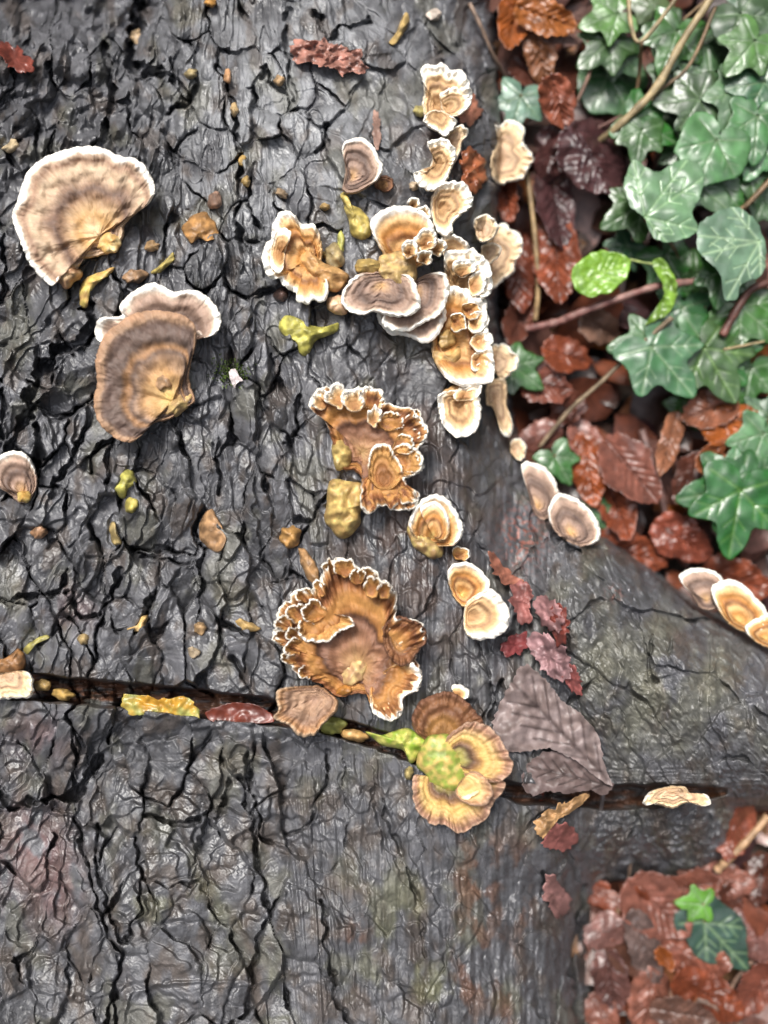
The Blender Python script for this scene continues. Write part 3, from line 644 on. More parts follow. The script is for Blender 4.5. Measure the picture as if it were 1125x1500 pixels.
f = fungus((722, 585), 'narrow cream fungus strip running down the log edge', 'bracket fungi at the log edge')
cap(f, [(714,564),(724,559),(737,557),(741,575),(741,593),(748,611),(749,625),(742,636),(733,630),(727,609),(721,595),(714,590)], (724, 583), 'creamt', lift=6, base=3, zoff=3)
f = fungus((757, 660), 'tiny cream ear fungus at the log edge above two white-edged shelves', 'bracket fungi at the log edge')
cap(f, [(749,648),(760,644),(769,655),(768,666),(763,675),(755,670),(749,660)], (753, 660), 'creamt', lift=6, base=3, zoff=5)
f = fungus((800, 735), 'two white-rimmed shelf fungi side by side behind the shoulder of the root', 'bracket fungi at the log edge')
cap(f, [(764,681),(789,681),(807,695),(818,720),(815,745),(803,760),(786,755),(775,725)], (786, 742), 'grey', lift=4, base=3, zoff=-2, zat=(775, 755))
cap(f, [(804,745),(817,724),(842,730),(864,748),(878,772),(875,792),(850,800),(820,785),(806,765)], (836, 782), 'grey', lift=4, base=3, zoff=-3, zat=(815, 790))
f = fungus((1060, 890), 'row of cream shelf fungi on the far side of the root at right', 'bracket fungi at the log edge')
cap(f, [(995,847),(1009,835),(1031,833),(1055,844),(1060,862),(1050,890),(1030,892),(1012,870)], (1035, 880), 'grey', lift=5, base=3, zoff=-5, zat=(1012, 912))
cap(f, [(1042,866),(1056,852),(1080,852),(1105,874),(1123,898),(1115,925),(1090,925),(1060,905)], (1082, 910), 'orange', lift=5, base=3, zoff=-4, zat=(1066, 945))
cap(f, [(1092,920),(1110,906),(1135,900),(1150,930),(1135,950),(1105,938)], (1120, 935), 'orange', lift=5, base=3, zoff=-4, zat=(1105, 965))

# --- middle rosette
f = fungus((525, 660), 'ruffled amber rosette fungus with thick frilled white edge, yellow foot below')
cap(f, [(453,594),(458,582),(471,570),(489,563),(507,571),(524,569),(553,571),(565,588),(585,596),(605,599),(611,614),(626,625),(624,642),(613,657),(622,678),(613,692),(595,702),(597,714),(612,722),(609,738),(597,747),(574,746),(563,740),(542,751),(530,742),(533,710),(521,690),(497,684),(489,653),(483,634),(474,614),(458,602)],
    (530, 662), 'rufous', lift=13, base=3, ruf=3, wl=20, rin=4, nz=1.2)
cap(f, [(532,705),(560,688),(592,700),(598,712),(613,722),(609,740),(598,748),(589,734),(574,747),(562,738),(542,752),(529,742)], (562, 702), 'rufous', lift=9, base=4, zoff=4, ruf=2.5, wl=16, rin=3)
cap(f, [(541,672),(546,656),(558,650),(572,655),(578,668),(590,688),(580,712),(556,716),(540,696)], (560, 706), 'ruff', lift=8, base=2, zoff=10, ruf=1.6, wl=12, rin=2, name='frill')
cap(f, [(578,628),(592,612),(610,606),(622,622),(625,640),(612,655),(594,652),(582,642)], (580, 645), 'ruff', lift=9, base=2, zoff=13, ruf=2, wl=12, rin=2, name='frill')
cap(f, [(572,664),(590,650),(606,655),(620,672),(614,690),(596,698),(580,690)], (574, 682), 'ruff', lift=9, base=2, zoff=12, ruf=2, wl=12, rin=2, name='frill')
dome(f, [(488,648),(500,643),(512,652),(516,668),(508,684),(492,688),(487,668)], (500, 666), (.56, .40, .14), 7, zoff=3)
for (x, y, rx, ry, rot, zo) in ((470,586,14,15,0,9),(492,580,15,18,5,11),(517,586,15,18,0,11),(545,584,21,17,15,11),(549,610,11,14,0,11),(573,617,17,14,20,11),(600,638,15,15,0,10),(592,652,17,15,10,12),(603,680,15,14,0,9),(598,726,14,13,0,6),(605,610,11,10,0,8)):
    dd = math.hypot(530 - x, 655 - y) + 1; k_ = .8 * (rx + ry) / 2 / dd
    cap(f, circ(x, y, rx, ry, rot, 12, .22), (x + (530 - x) * k_, y + (655 - y) * k_), 'ruff' if x > 560 else 'ruffp', lift=6, base=1, zoff=zo + 6, th=1.1, ruf=2.4, wl=10, rin=2.5, name='frill')
dome(f, [(483,705),(497,698),(515,708),(540,715),(546,733),(532,745),(526,765),(511,784),(495,789),(480,778),(473,755),(478,732)], (505, 745), (.50, .37, .13), 11, name='foot', col2=(.34, .22, .08), lump=.3)
f = fungus((630, 785), 'rounded zoned fungus with white right margin and yellow foot, between the two rosettes')
cap(f, [(602,756),(610,742),(620,731),(638,725),(656,733),(667,749),(676,767),(676,785),(664,799),(650,800),(630,800),(612,790),(600,775)], (632, 788), 'orange', lift=11, base=3, ruf=1, wl=20)
cap(f, [(616,748),(626,738),(640,736),(652,748),(658,768),(654,788),(640,790),(630,776)], (634, 784), 'orange', lift=6, base=3, zoff=8, allw=False)
dome(f, [(598,778),(606,765),(620,772),(632,790),(648,798),(646,816),(628,817),(612,806),(602,796)], (622, 795), (.5, .38, .14), 7, name='foot', col2=(.26, .16, .07), lump=.35)
f = fungus((685, 880), 'double-lobed cream and tan fungus with white right margin beside the red leaf scraps')
cap(f, [(656,842),(663,828),(684,824),(702,834),(716,852),(714,866),(700,880),(682,890),(668,878),(659,860)], (676, 870), 'orange', lift=10, base=2)
cap(f, [(681,922),(681,900),(684,884),(700,872),(716,866),(731,878),(741,898),(738,920),(720,932),(695,934)], (688, 902), 'cream', lift=11, base=4, zoff=2)
cap(f, circ(675, 811, 13, 10, 20), (670, 816), 'ruff', lift=5, base=1)
# --- big amber rosette
f = fungus((525, 975), 'largest amber-brown rosette fungus with thin curly white frill, above the sawn slot')
cap(f, [(401,919),(408,895),(420,879),(436,864),(455,864),(468,849),(476,829),(487,820),(503,819),(516,826),(529,831),(551,837),(558,848),(572,855),(581,871),(583,902),(604,907),(620,916),(624,937),(615,951),(609,964),(617,985),(614,1009),(592,1022),(588,1044),(572,1056),(553,1049),(543,1036),(543,1020),(524,1015),(497,1020),(473,1004),(447,993),(431,983),(420,964),(418,950),(403,940)],
    (525, 978), 'rufous', lift=15, base=4, ruf=4.5, wl=19, rin=7, nz=1.4, zones=4)
cap(f, [(437,927),(447,938),(462,941),(480,940),(493,928),(510,920),(518,915),(514,905),(495,900),(470,895),(450,898),(438,912)], (470, 899), 'ruff', lift=8, base=2, zoff=14, th=1.2, ruf=2.2, wl=14, rin=2, name='frill')
cap(f, [(562,920),(580,903),(602,908),(620,918),(624,938),(612,955),(596,975),(580,972),(565,952)], (585, 935), 'brown', lift=8, base=2, zoff=8, ruf=2.5, wl=16, rin=2, name='frill')
cap(f, [(545,1000),(575,975),(600,968),(616,985),(613,1008),(592,1020),(588,1044),(572,1056),(553,1049),(543,1035)], (554, 994), 'orange', lift=9, base=4, zoff=4, ruf=1.5, wl=18, rin=2, name='frill')
for (x, y, rx, ry, rot, zo) in ((482,831,10,11,0,11),(505,832,16,13,0,14),(524,846,11,12,0,14),(537,842,13,10,20,13),(545,858,12,15,0,15),(564,864,11,12,0,14),(445,872,13,10,-20,10),(458,895,19,15,-10,13),(434,898,14,14,0,11),(415,912,12,11,0,9),(412,934,12,10,0,8),(430,948,14,13,0,10),(425,965,12,10,0,7),(447,985,11,9,0,6),(432,930,14,10,0,11),(468,862,9,12,0,11)):
    dd = math.hypot(525 - x, 955 - y) + 1; k_ = .8 * (rx + ry) / 2 / dd
    cap(f, circ(x, y, rx, ry, rot, 12, .22), (x + (525 - x) * k_, y + (955 - y) * k_), 'ruff', lift=7, base=.5, zoff=zo + 5, th=1, ruf=2.4, wl=9, rin=2.5, name='frill')
dome(f, circ(517, 985, 18, 22, 30), (517, 985), (.54, .40, .18), 5, zoff=5, col2=(.30, .18, .09))
dome(f, circ(503, 1012, 13, 8, -15), (503, 1012), (.42, .18, .04), 5, zoff=6)
f = fungus((455, 1035), 'shaggy brown withered fungus lobe hanging over the sawn slot at its lower left')
cap(f, [(405,1020),(412,1009),(433,1006),(468,1006),(481,1015),(495,1028),(489,1044),(473,1060),(460,1076),(438,1077),(423,1061),(401,1052),(409,1039)], (462, 1022), 'shag', lift=9, base=7, zoff=7, ruf=1.5, wl=12, nz=1.6)
# --- bottom rosette
f = fungus((650, 1105), 'yellow-tan rosette fungus with green algae in its centre, lowest on the log')
cap(f, [(604,1062),(614,1030),(638,1018),(660,1014),(684,1029),(698,1045),(709,1062),(700,1085),(660,1095),(625,1085)], (648, 1082), 'brown', lift=8, base=3, ruf=1.6, wl=16, nz=1.2)
cap(f, [(606,1173),(606,1138),(620,1136),(645,1140),(680,1140),(710,1140),(738,1145),(737,1158),(721,1179),(713,1197),(692,1212),(671,1220),(652,1208),(633,1207),(615,1192)], (652, 1140), 'mossr', lift=11, base=6, ruf=2.2, wl=18, nz=1.2, rin=2, allw=True, zones=4)
cap(f, [(650,1092),(672,1066),(690,1058),(709,1061),(727,1075),(743,1101),(751,1120),(743,1138),(722,1146),(700,1142),(672,1130)], (664, 1112), 'mossr', lift=12, base=7, zoff=3, ruf=2, wl=18, nz=1.2, rin=2, allw=True, zones=4)
cap(f, [(668,1164),(674,1146),(690,1130),(704,1134),(718,1148),(722,1164),(712,1178),(690,1180)], (676, 1146), 'tanr', lift=5, base=2, zoff=16, allw=True, name='frill')
cap(f, circ(675, 1014, 14, 9, 25), (668, 1020), 'ruffp', lift=5, base=2, zoff=6)
dome(f, [(612,1118),(616,1092),(632,1078),(655,1076),(670,1090),(682,1115),(692,1138),(682,1154),(660,1156),(640,1152),(622,1140)], (650, 1115), (.48, .34, .11), 7, zoff=7, col2=(.20, .25, .045), lump=.12)
dome(f, [(538,1072),(560,1076),(593,1067),(617,1077),(625,1095),(614,1106),(601,1117),(590,1099),(564,1093),(548,1083)], (590, 1087), (.20, .30, .03), 7, name='stalk', col2=(.42, .40, .10))
f = fungus((985, 1165), 'small flat tan fungus in the right-hand end of the sawn slot under the root')
cap(f, [(945,1173),(955,1160),(975,1154),(1000,1153),(1010,1163),(1030,1163),(1036,1176),(1025,1180),(1005,1174),(985,1182),(965,1177),(950,1178)], (985, 1160), 'creamt', lift=5, base=6, zoff=8)

# --- little fungus knobs in the bark
KN = [
 ([(268,330),(280,315),(300,312),(316,328),(318,350),(304,354),(292,348),(280,356),(270,345)], (.42, .22, .08), 7, 'orange-brown snail-like fungus knob right of the large buff fan'),
 ([(290,770),(300,752),(312,746),(322,765),(331,785),(328,803),(312,806),(296,795)], (.38, .22, .11), 6, 'tan teardrop fungus knob on a bark plate corner at mid left'),
 (circ(425, 787, 16, 17), (.44, .24, .08), 7, 'round ochre fungus knob with a dark pit above the largest rosette'),
 ([(436,802),(448,806),(462,824),(470,850),(458,856),(446,840)], (.42, .24, .11), 6, 'slender ochre fungus knob leading down to the largest rosette'),
 ([(412,478),(420,462),(440,468),(456,476),(480,478),(497,472),(499,483),(480,493),(463,500),(450,518),(440,515),(432,500),(415,490)], (.48, .44, .10), 6, 'yellow-green jelly-like fungus lump under the curled fan'),
 ([(498,286),(508,283),(516,300),(531,308),(543,325),(543,343),(530,351),(515,342),(511,325),(503,302)], (.54, .42, .12), 7, 'yellow tube-like fungus between the dark fan and the central cluster'),
 ([(494,348),(500,338),(505,350),(503,372),(497,372)], (.52, .50, .14), 4, 'thin yellow-green fungus sliver beside the tan ear knob'),
 ([(169,706),(180,692),(195,690),(199,706),(188,716),(182,729),(171,724)], (.52, .48, .12), 6, 'bright yellow-green fungus lump below the zoned brown fan'),
 ([(182,735),(192,728),(203,736),(198,750),(186,750)], (.48, .40, .10), 5, 'smaller mustard lump under the bright yellow-green one'),
 (circ(198, 405, 18, 10, -8), (.30, .18, .10), 5, 'flat brown fungus button between the two large left fans'),
 ([(222,398),(232,390),(245,378),(254,368),(255,380),(244,392),(230,402)], (.58, .46, .14), 4, 'thin yellow fungus streak up and right of the brown button'),
 (circ(222, 361, 12, 8, 5), (.38, .24, .12), 4, 'small tan fungus bead beside the large buff fan'),
 (circ(57, 780, 13, 9, -15), (.36, .20, .11), 4, 'brown fungus bead on the bark below the left edge fan'),
 ([(160,770),(168,764),(173,782),(178,795),(166,798)], (.40, .30, .13), 4, 'pale tan fungus bead pair in a crack below the yellow-green lumps'),
 (circ(314, 295, 11, 14, 10), (.28, .17, .12), 5, 'dull pink-brown fungus bud above the snail-like knob'),
 (circ(333, 112, 6, 12, 5), (.44, .24, .12), 4, 'uppermost orange fungus bead in the long bark crack'),
 (circ(343, 160, 6, 11, 0), (.46, .32, .16), 4, 'middle tan fungus bead in the long bark crack'),
 (circ(355, 235, 6, 9, 0), (.52, .34, .12), 4, 'yellowish fungus bead in the long bark crack beside pale bark'),
 (circ(360, 266, 7, 9, 0), (.48, .32, .12), 4, 'lowest ochre fungus bead in the long bark crack'),
 (circ(308, 3, 9, 8, 0), (.48, .24, .06), 5, 'orange fungus bead at the top picture edge'),
 (circ(199, 52, 8, 11, 0), (.42, .30, .18), 5, 'pale fungus bead beside the dark hollow at top left'),
 (circ(280, 108, 10, 8, 0), (.36, .28, .14), 4, 'olive fungus bead in a bark hollow at upper left'),
 ([(2,218),(12,210),(18,202),(27,210),(24,221),(10,223)], (.72, .56, .34), 5, 'small cream fungus bud at the left edge above the buff fan'),
 (circ(409, 118, 8, 8, 0), (.52, .34, .18), 4, 'small orange-tan fungus bead in a curl of pale bark'),
 ([(568,64),(580,48),(592,20),(601,25),(594,45),(582,62)], (.52, .36, .14), 4, 'golden flake of fungus on bark near the top centre'),
 ([(186,921),(200,916),(208,902),(216,904),(212,922),(200,926)], (.58, .38, .15), 4, 'small yellow-tan fungus flake in a curved crack at left'),
 ([(340,910),(352,906),(372,914),(382,922),(366,926),(350,922)], (.58, .38, .15), 4, 'orange-tan fungus flake under bark left of the largest rosette'),
 (circ(293, 920, 9, 11, 0), (.44, .28, .14), 4, 'tan fungus bead in bark above the sawn slot'),
 (circ(284, 955, 10, 8, 30), (.54, .42, .28), 4, 'pale grey-tan fungus bead just above the sawn slot'),
 (circ(122, 936, 10, 8, 0), (.42, .30, .14), 4, 'small ochre bead above the left end of the sawn slot'),
 ([(35,950),(48,938),(68,930),(72,935),(52,945),(40,960)], (.34, .30, .09), 3, 'olive fungus thread at left running up from the sawn slot'),
 (circ(63, 1004, 14, 9, 0), (.42, .28, .11), 6, 'tan fungus lump inside the slot next to the pale disc'),
 (circ(92, 1017, 17, 9, 10), (.50, .32, .10), 6, 'ochre fungus lump inside the slot left of the yellow leaf'),
 (circ(487, 1062, 20, 14, 10), (.34, .34, .09), 7, 'yellow-green fungus lump in the slot below the largest rosette'),
 (circ(520, 1078, 22, 9, 10), (.46, .27, .10), 5, 'orange-tan fungus lump in the slot left of the green arm'),
 (circ(599, 1132, 7, 10, 10), (.42, .33, .14), 5, 'small olive bead at the left rim of the lowest rosette'),
 (circ(606, 272, 7, 7, 0), (.60, .46, .32), 4, 'tiny cream bead left of the drooping cream lobe'),
 (circ(478, 373, 7, 6, 0), (.52, .34, .12), 4, 'ochre bead touching the curled fan'),
 (circ(476, 303, 8, 6, 0), (.46, .30, .12), 4, 'tiny ochre bead left of the yellow tube-like fungus'),
 (circ(412, 283, 10, 7, 30), (.40, .28, .17), 4, 'tan chip-like bead in the bark above the curled fan'),
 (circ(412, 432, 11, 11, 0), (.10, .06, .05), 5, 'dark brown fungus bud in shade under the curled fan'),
 ([(625,18),(640,12),(647,20),(640,30),(628,28)], (.74, .62, .52), 4, 'small whitish scrap of fungus at the top of the log'),
]
for o_, c_, h_, lb in KN:
    cc_ = np.mean(np.array(o_, float), axis=0)
    inslot = cc_[1] > 995 and cc_[1] < 1085 and cc_[0] < 540
    tag(dome(None, o_, tuple(cc_), c_, h_, name='fungus_knob', zoff=(-7 if inslot else 0)), lb, 'fungus', 'small fungus knobs in the bark')

# ------------------------------------------------------------------ leaves
def floorz(u, v):
    """height of the leaf litter top"""
    return GZ - .002 + .012 * noise(np.asarray(u) / 90., np.asarray(v) / 90., 8)
def sheet(name, outline, c, zf, col, col2=None, parent=None, crump=1.5, curl=0, veins=(), vcol=None, m_=None, wl=22, tilt=(0, 0), vrel=.5, label=None, cat='leaf', group=None, jag=1.0, fold=0, hi=False):
    """a thin leaf blade: traced outline, own thickness, crumple and vein relief"""
    seedc[0] += 1; sd = seedc[0]
    lg = np.hypot(*(np.diff(np.array(outline + outline[:1], float), axis=0)).T).sum()
    n = int(np.clip(lg / (1.4 if hi else 3.0), 36, 420)) if hi else int(np.clip(lg / 3.0, 36, 170)); B, per = resample(outline, n); c = np.array(c, float)
    R = B - c; L = np.hypot(R[:, 0], R[:, 1]); th_ = np.arange(n) / n * 2 * np.pi
    def pn(w, k): return noise(np.cos(th_) * per / 6.283 / w + k, np.sin(th_) * per / 6.283 / w + k, sd % 50)
    B = B + R / (L[:, None] + 1e-6) * (jag * (1.6 * pn(9, 1) + 1.1 * pn(4, 5)))[:, None]
    R = B - c; L = np.hypot(R[:, 0], R[:, 1]); m = int(np.clip(L.max() / (1.5 if hi else 3.2), 7, 60 if hi else 26))
    t = np.linspace(.04, 1, m)[:, None]
    pos = c + R[None] * t[..., None]
    z0 = zf(pos[..., 0], pos[..., 1]) if callable(zf) else np.full(pos.shape[:2], zf)
    cr = crump / 1000
    z = z0 + cr * (noise(pos[..., 0] / wl, pos[..., 1] / wl, sd % 40) + .45 * noise(pos[..., 0] / wl * 2.3, pos[..., 1] / wl * 2.3, sd % 33)) + curl / 1000 * (t * L[None] / L.max()) ** 2
    z = z + ((pos[..., 0] - c[0]) * tilt[0] + (pos[..., 1] - c[1]) * tilt[1]) * S
    k = sstep(fbm(pos[..., 0] / 26, pos[..., 1] / 26, 3, (sd + 5) % 40) * .9 + .5)[..., None]
    col2 = col2 or tuple(x * .6 for x in col)
    cc = np.array(col) * k + np.array(col2) * (1 - k)
    if fold and veins: z = z + fold * S * np.minimum(segdist(pos[..., 0], pos[..., 1], veins[0][0]), 60)
    if veins:
        for pts, w in veins:
            d = segdist(pos[..., 0], pos[..., 1], pts); e = np.exp(-(d / w) ** 2)
            z = z - vrel / 1000 * e
            if vcol is not None: cc = cc * (1 - .75 * e[..., None]) + np.array(vcol) * .75 * e[..., None]
    top = P(pos[..., 0], pos[..., 1], z).reshape(-1, 3); bot = P(pos[..., 0], pos[..., 1], z - .0004)[::-1].reshape(-1, 3)
    vt = np.vstack([top, bot, P(c[0], c[1], z[0].mean())[None], P(c[0], c[1], z[0].mean() - .0004)[None]])
    F = ring_faces(n, 2 * m)[:, ::-1]
    i = np.arange(0, n - (n % 2), 2)
    f1 = np.stack([np.full(len(i), len(vt) - 2), i, (i + 1) % n, (i + 2) % n], -1)
    b0 = (2 * m - 1) * n
    f2 = np.stack([np.full(len(i), len(vt) - 1), b0 + (i + 2) % n, b0 + (i + 1) % n, b0 + i], -1)
    F = np.vstack([F, f1, f2])
    cols = np.vstack([cc.reshape(-1, 3), cc[::-1].reshape(-1, 3), cc[0].mean(0)[None], cc[0].mean(0)[None]])
    o = mesh_obj(name, vt, F, m_ or M_DEAD, parent, np.clip(cols, .005, .85), origin=P(c[0], c[1], float(z[0].mean())))
    if label: tag(o, label, cat, group)
    return o
def tube(name, pts, r, col, parent=None, m_=None, label=None, cat='twig', r1=None, col2=None, group=None):
    """a stem or twig through (u, v, z) points; r in photo pixels"""
    p = np.array(pts, float); k = len(p); q = []
    for i in range(k - 1):
        a, b, c, d = p[max(i - 1, 0)], p[i], p[i + 1], p[min(i + 2, k - 1)]
        for t in np.linspace(0, 1, 9, endpoint=False): q.append(.5 * (2 * b + (c - a) * t + (2 * a - 5 * b + 4 * c - d) * t * t + (3 * b - a - 3 * c + d) * t ** 3))
    q.append(p[-1]); q = np.array(q); W = P(q[:, 0], q[:, 1], q[:, 2]); n = len(W)
    tg = np.gradient(W, axis=0); tg /= np.linalg.norm(tg, axis=1, keepdims=True)
    up = np.array([0, 0, 1.]); sd_ = np.cross(tg, up + 1e-3); sd_ /= np.linalg.norm(sd_, axis=1, keepdims=True); nn = np.cross(sd_, tg)
    rr = np.linspace(r, r if r1 is None else r1, n) * S * (1 + .22 * noise(np.arange(n) * .45, np.full(n, r * 3.3), 9))
    A = np.arange(8) / 8 * 2 * np.pi
    vt = W[:, None] + rr[:, None, None] * (np.cos(A)[None, :, None] * sd_[:, None] + np.sin(A)[None, :, None] * nn[:, None])
    vt = vt.reshape(-1, 3); F = ring_faces(8, n)
    e = (n - 1) * 8
    F = np.vstack([F, [[3, 2, 1, 0], [7, 4, 3, 0], [7, 6, 5, 4]], [[e, e + 1, e + 2, e + 3], [e, e + 3, e + 4, e + 7], [e + 4, e + 5, e + 6, e + 7]]])
    kk = sstep(noise(np.arange(n) * .33, np.full(n, r + .7), 12) * 1.3 + .5)[:, None]
    cc = np.array(col) * kk + np.array(col2 or tuple(x * .6 for x in col)) * (1 - kk)
    o = mesh_obj(name, vt, F, m_ or M_TWIG, parent, np.repeat(cc, 8, axis=0), origin=W[0])
    if label: tag(o, label, cat, group)
    return o

IVY_SHAPE = [(0, 1.0), (14, .80), (26, .60), (38, .62), (52, .80), (62, .72), (78, .52), (95, .50), (112, .62), (126, .60), (146, .42), (165, .26), (180, .10)]
IVY_SOFT = [(0, 1.0), (16, .86), (32, .78), (50, .82), (66, .76), (90, .66), (112, .64), (130, .58), (150, .42), (168, .25), (180, .10)]
def ivy_leaf(parent, cx, cy, size, rot, z, col=(.035, .10, .028), pale=(.20, .30, .16), soft=False, tilt=(0, 0), asp=1.0, curl=-2, dark=1):
    """ivy blade: (cx, cy) is where the stalk joins, rot = direction of the main tip in the photo (degrees, 0 = right, 90 = down)"""
    sh = IVY_SOFT if soft else IVY_SHAPE
    r = math.radians(rot); o = []
    pts = [(a, q) for a, q in sh] + [(-a, q) for a, q in sh[-2:0:-1]]
    for a, q in pts:
        a2 = math.radians(a); x = q * math.cos(a2) * size; y = q * math.sin(a2) * size * asp * random.uniform(.94, 1.06)
        o.append((cx + x * math.cos(r) - y * math.sin(r), cy + x * math.sin(r) + y * math.cos(r)))
    cen = (cx + .12 * size * math.cos(r), cy + .12 * size * math.sin(r))
    vn = []
    for a, q in ((0, .95), (52, .72), (-52, .72), (115, .52), (-115, .52)):
        a2 = math.radians(a); x = q * math.cos(a2) * size; y = q * math.sin(a2) * size * asp
        tip = (cx + x * math.cos(r) - y * math.sin(r), cy + x * math.sin(r) + y * math.cos(r)); vn.append(([(cx, cy), tip], size * .022))
        if abs(a) < 60:
            for fr in (.4, .65):
                for sg in (-1, 1):
                    bx, by = cx + (tip[0] - cx) * fr, cy + (tip[1] - cy) * fr
                    ang = math.atan2(tip[1] - cy, tip[0] - cx) + sg * .75
                    vn.append(([(bx, by), (bx + size * .22 * math.cos(ang), by + size * .22 * math.sin(ang))], size * .012))
    c1 = tuple(x * random.uniform(.6, .95) * dark for x in col); pale = tuple(x * .62 for x in pale)
    return sheet('leaf', o, cen, z, c1, tuple(x * .7 for x in c1), parent, crump=1.1, curl=curl, veins=vn, vcol=pale, m_=M_IVY, wl=44, tilt=tilt, vrel=.35)
def traced_ivy(parent, outline, junction, tips, z, col, pale, tilt=(0, 0)):
    c_ = tuple(np.mean(np.array(outline, float), axis=0)); vn = []
    for t_ in tips:
        vn.append(([junction, t_], 2.0))
        for fr in (.4, .65):
            for sg in (-1, 1):
                bx, by = junction[0] + (t_[0] - junction[0]) * fr, junction[1] + (t_[1] - junction[1]) * fr
                an = math.atan2(t_[1] - junction[1], t_[0] - junction[0]) + sg * .75
                vn.append(([(bx, by), (bx + 20 * math.cos(an), by + 20 * math.sin(an))], 1.2))
    return sheet('leaf', outline, c_, z, col, tuple(x * .75 for x in col), parent, crump=1.4, curl=-2, veins=vn, vcol=pale, hi=True, m_=M_IVY, wl=46, tilt=tilt, vrel=.35)
def ivy(c, z, label, stems, leaves, name='ivy_plant'):
    e = empty(name, P(c[0], c[1], z), label, 'ivy', 'ivy growing beside the log')
    for pts, r, cl in stems: tube('stem', pts, r, cl, e)
    for lf in leaves: ivy_leaf(e, lf[0], lf[1], lf[2] * 1.18, *lf[3:5], **(lf[5] if len(lf) > 5 else {}))
    return e
GN = (.035, .125, .02); PG = (.085, .19, .07); BG = (.045, .125, .05); LG = (.12, .26, .03); BR = (.20, .13, .07); RB = (.15, .06, .04); PT = (.34, .26, .14)
ivy((985, 160), -.085, 'dense ivy with many glossy lobed leaves filling the upper right corner',
    [([(1050,-15,-.045),(1000,60,-.05),(960,130,-.052),(905,185,-.06),(880,205,-.07)], 6.5, PT), ([(1048,10,-.05),(1010,95,-.055),(960,140,-.06),(905,215,-.075)], 3, BR),
     ([(920,-10,-.05),(925,40,-.05),(940,60,-.05),(985,5,-.045),(1000,-20,-.045)], 3.5, PT), ([(940,62,-.05),(935,120,-.07),(925,180,-.075)], 3.2, BR), ([(1000,30,-.06),(1040,-5,-.06)], 2.5, BR),
     ([(1130,262,-.05),(1095,300,-.055),(1080,310,-.06)], 4, BR)],
    [(992,45,62,110,-.058,dict(col=GN)), (975,42,50,60,-.06), (905,20,52,160,-.06,dict(col=(.07,.20,.03))), (895,60,55,140,-.065,dict(col=GN)), (900,75,50,40,-.07),
     (1030,60,52,95,-.068), (1085,20,60,60,-.05,dict(col=BG,soft=True)), (1105,60,58,130,-.045,dict(col=PG)), (1120,120,52,170,-.05,dict(col=BG)), (1060,75,48,20,-.065),
     (1040,110,60,150,-.06,dict(col=BG)), (1085,130,62,110,-.052,dict(col=PG)), (1030,150,62,80,-.056,dict(col=BG)), (1110,170,62,95,-.05,dict(col=PG)), (1070,190,55,30,-.06,dict(col=GN)),
     (985,105,55,70,-.064), (930,175,60,30,-.060,dict(col=GN)), (940,190,48,100,-.058), (1025,145,60,175,-.055,dict(col=BG)), (1050,205,66,115,-.048,dict(col=PG,soft=True)),
     (1005,255,72,40,-.055,dict(col=PG)), (1050,250,62,60,-.06,dict(col=GN)), (1095,235,55,80,-.06,dict(col=GN)), (1120,215,50,120,-.055,dict(col=PG)), (890,110,62,60,-.082,dict(col=BG,soft=True)),
     (1075,130,45,-20,-.07), (1010,190,48,-150,-.07), (1110,5,50,200,-.06,dict(col=BG)), (955,10,45,250,-.08,dict(col=PG)), (1120,290,46,60,-.075,dict(col=GN)), (1000,215,45,90,-.07)])
pale_ivy = ivy((950, 320), -.085, 'pair of large pale ivy leaves overlapping in front of the dense upper right ivy',
    [([(1030,330,-.05),(1080,310,-.055),(1120,270,-.06)], 3, BR), ([(945,322,-.05),(985,360,-.07),(1000,400,-.085)], 2.5, BR)],
    [(1060,395,52,100,-.055,dict(col=GN)),
     (940,300,60,150,-.06,dict(col=GN)), (975,375,60,60,-.075,dict(col=GN)), (920,360,40,130,-.08,dict(col=BG)), (1020,400,48,20,-.075,dict(col=GN))])
traced_ivy(pale_ivy, [(914,271),(920,250),(929,233),(945,244),(964,252),(980,243),(1001,233),(1022,240),(1031,259),(1026,288),(1014,311),(1023,337),(1001,351),(978,355),(959,349),(950,334),(944,319),(924,302)], (945,318), [(928,236),(1005,236),(1028,262),(1020,336),(975,353)], -.042, (.105,.20,.10), (.22,.34,.18), (.05,.1))
traced_ivy(pale_ivy, [(1024,330),(1044,314),(1072,303),(1091,309),(1110,328),(1122,366),(1117,401),(1095,412),(1084,420),(1079,439),(1061,437),(1055,403),(1034,380),(1021,362)], (1112,354), [(1024,345),(1072,304),(1030,372),(1066,436),(1114,400)], -.040, (.11,.19,.12), (.26,.36,.22), (-.1,.05))
ivy((975, 520), -.09, 'ivy with two broad star-shaped leaves below the red-brown twig',
    [([(985,470,-.06),(960,500,-.07),(955,515,-.065)], 2.4, BR), ([(1120,500,-.06),(1060,512,-.06)], 2.2, PT)],
    [(955,508,82,50,-.055,dict(col=(.06,.15,.07),pale=(.24,.36,.2))), (960,505,62,175,-.057,dict(col=PG)), (1000,450,62,100,-.07,dict(col=BG)), (1032,510,80,60,-.06,dict(col=GN,pale=(.18,.30,.1))), (1035,508,85,-10,-.063,dict(col=GN)), (1085,450,70,40,-.06,dict(col=GN)), (1100,540,55,100,-.07,dict(col=GN)), (1000,590,40,60,-.085,dict(col=GN))])
ivy((1085, 720), -.09, 'large dark green ivy leaf lying over russet litter at the right edge', [([(1088,722,-.06),(1110,680,-.07),(1125,640,-.08)], 2.2, BR)],
    [(1085,718,88,100,-.055,dict(col=(.025,.10,.025),pale=(.12,.26,.06))), (1082,716,80,170,-.058,dict(col=(.03,.11,.03))), (1090,715,70,10,-.06,dict(col=(.03,.11,.03))), (1070,705,45,-80,-.058,dict(col=PG))])
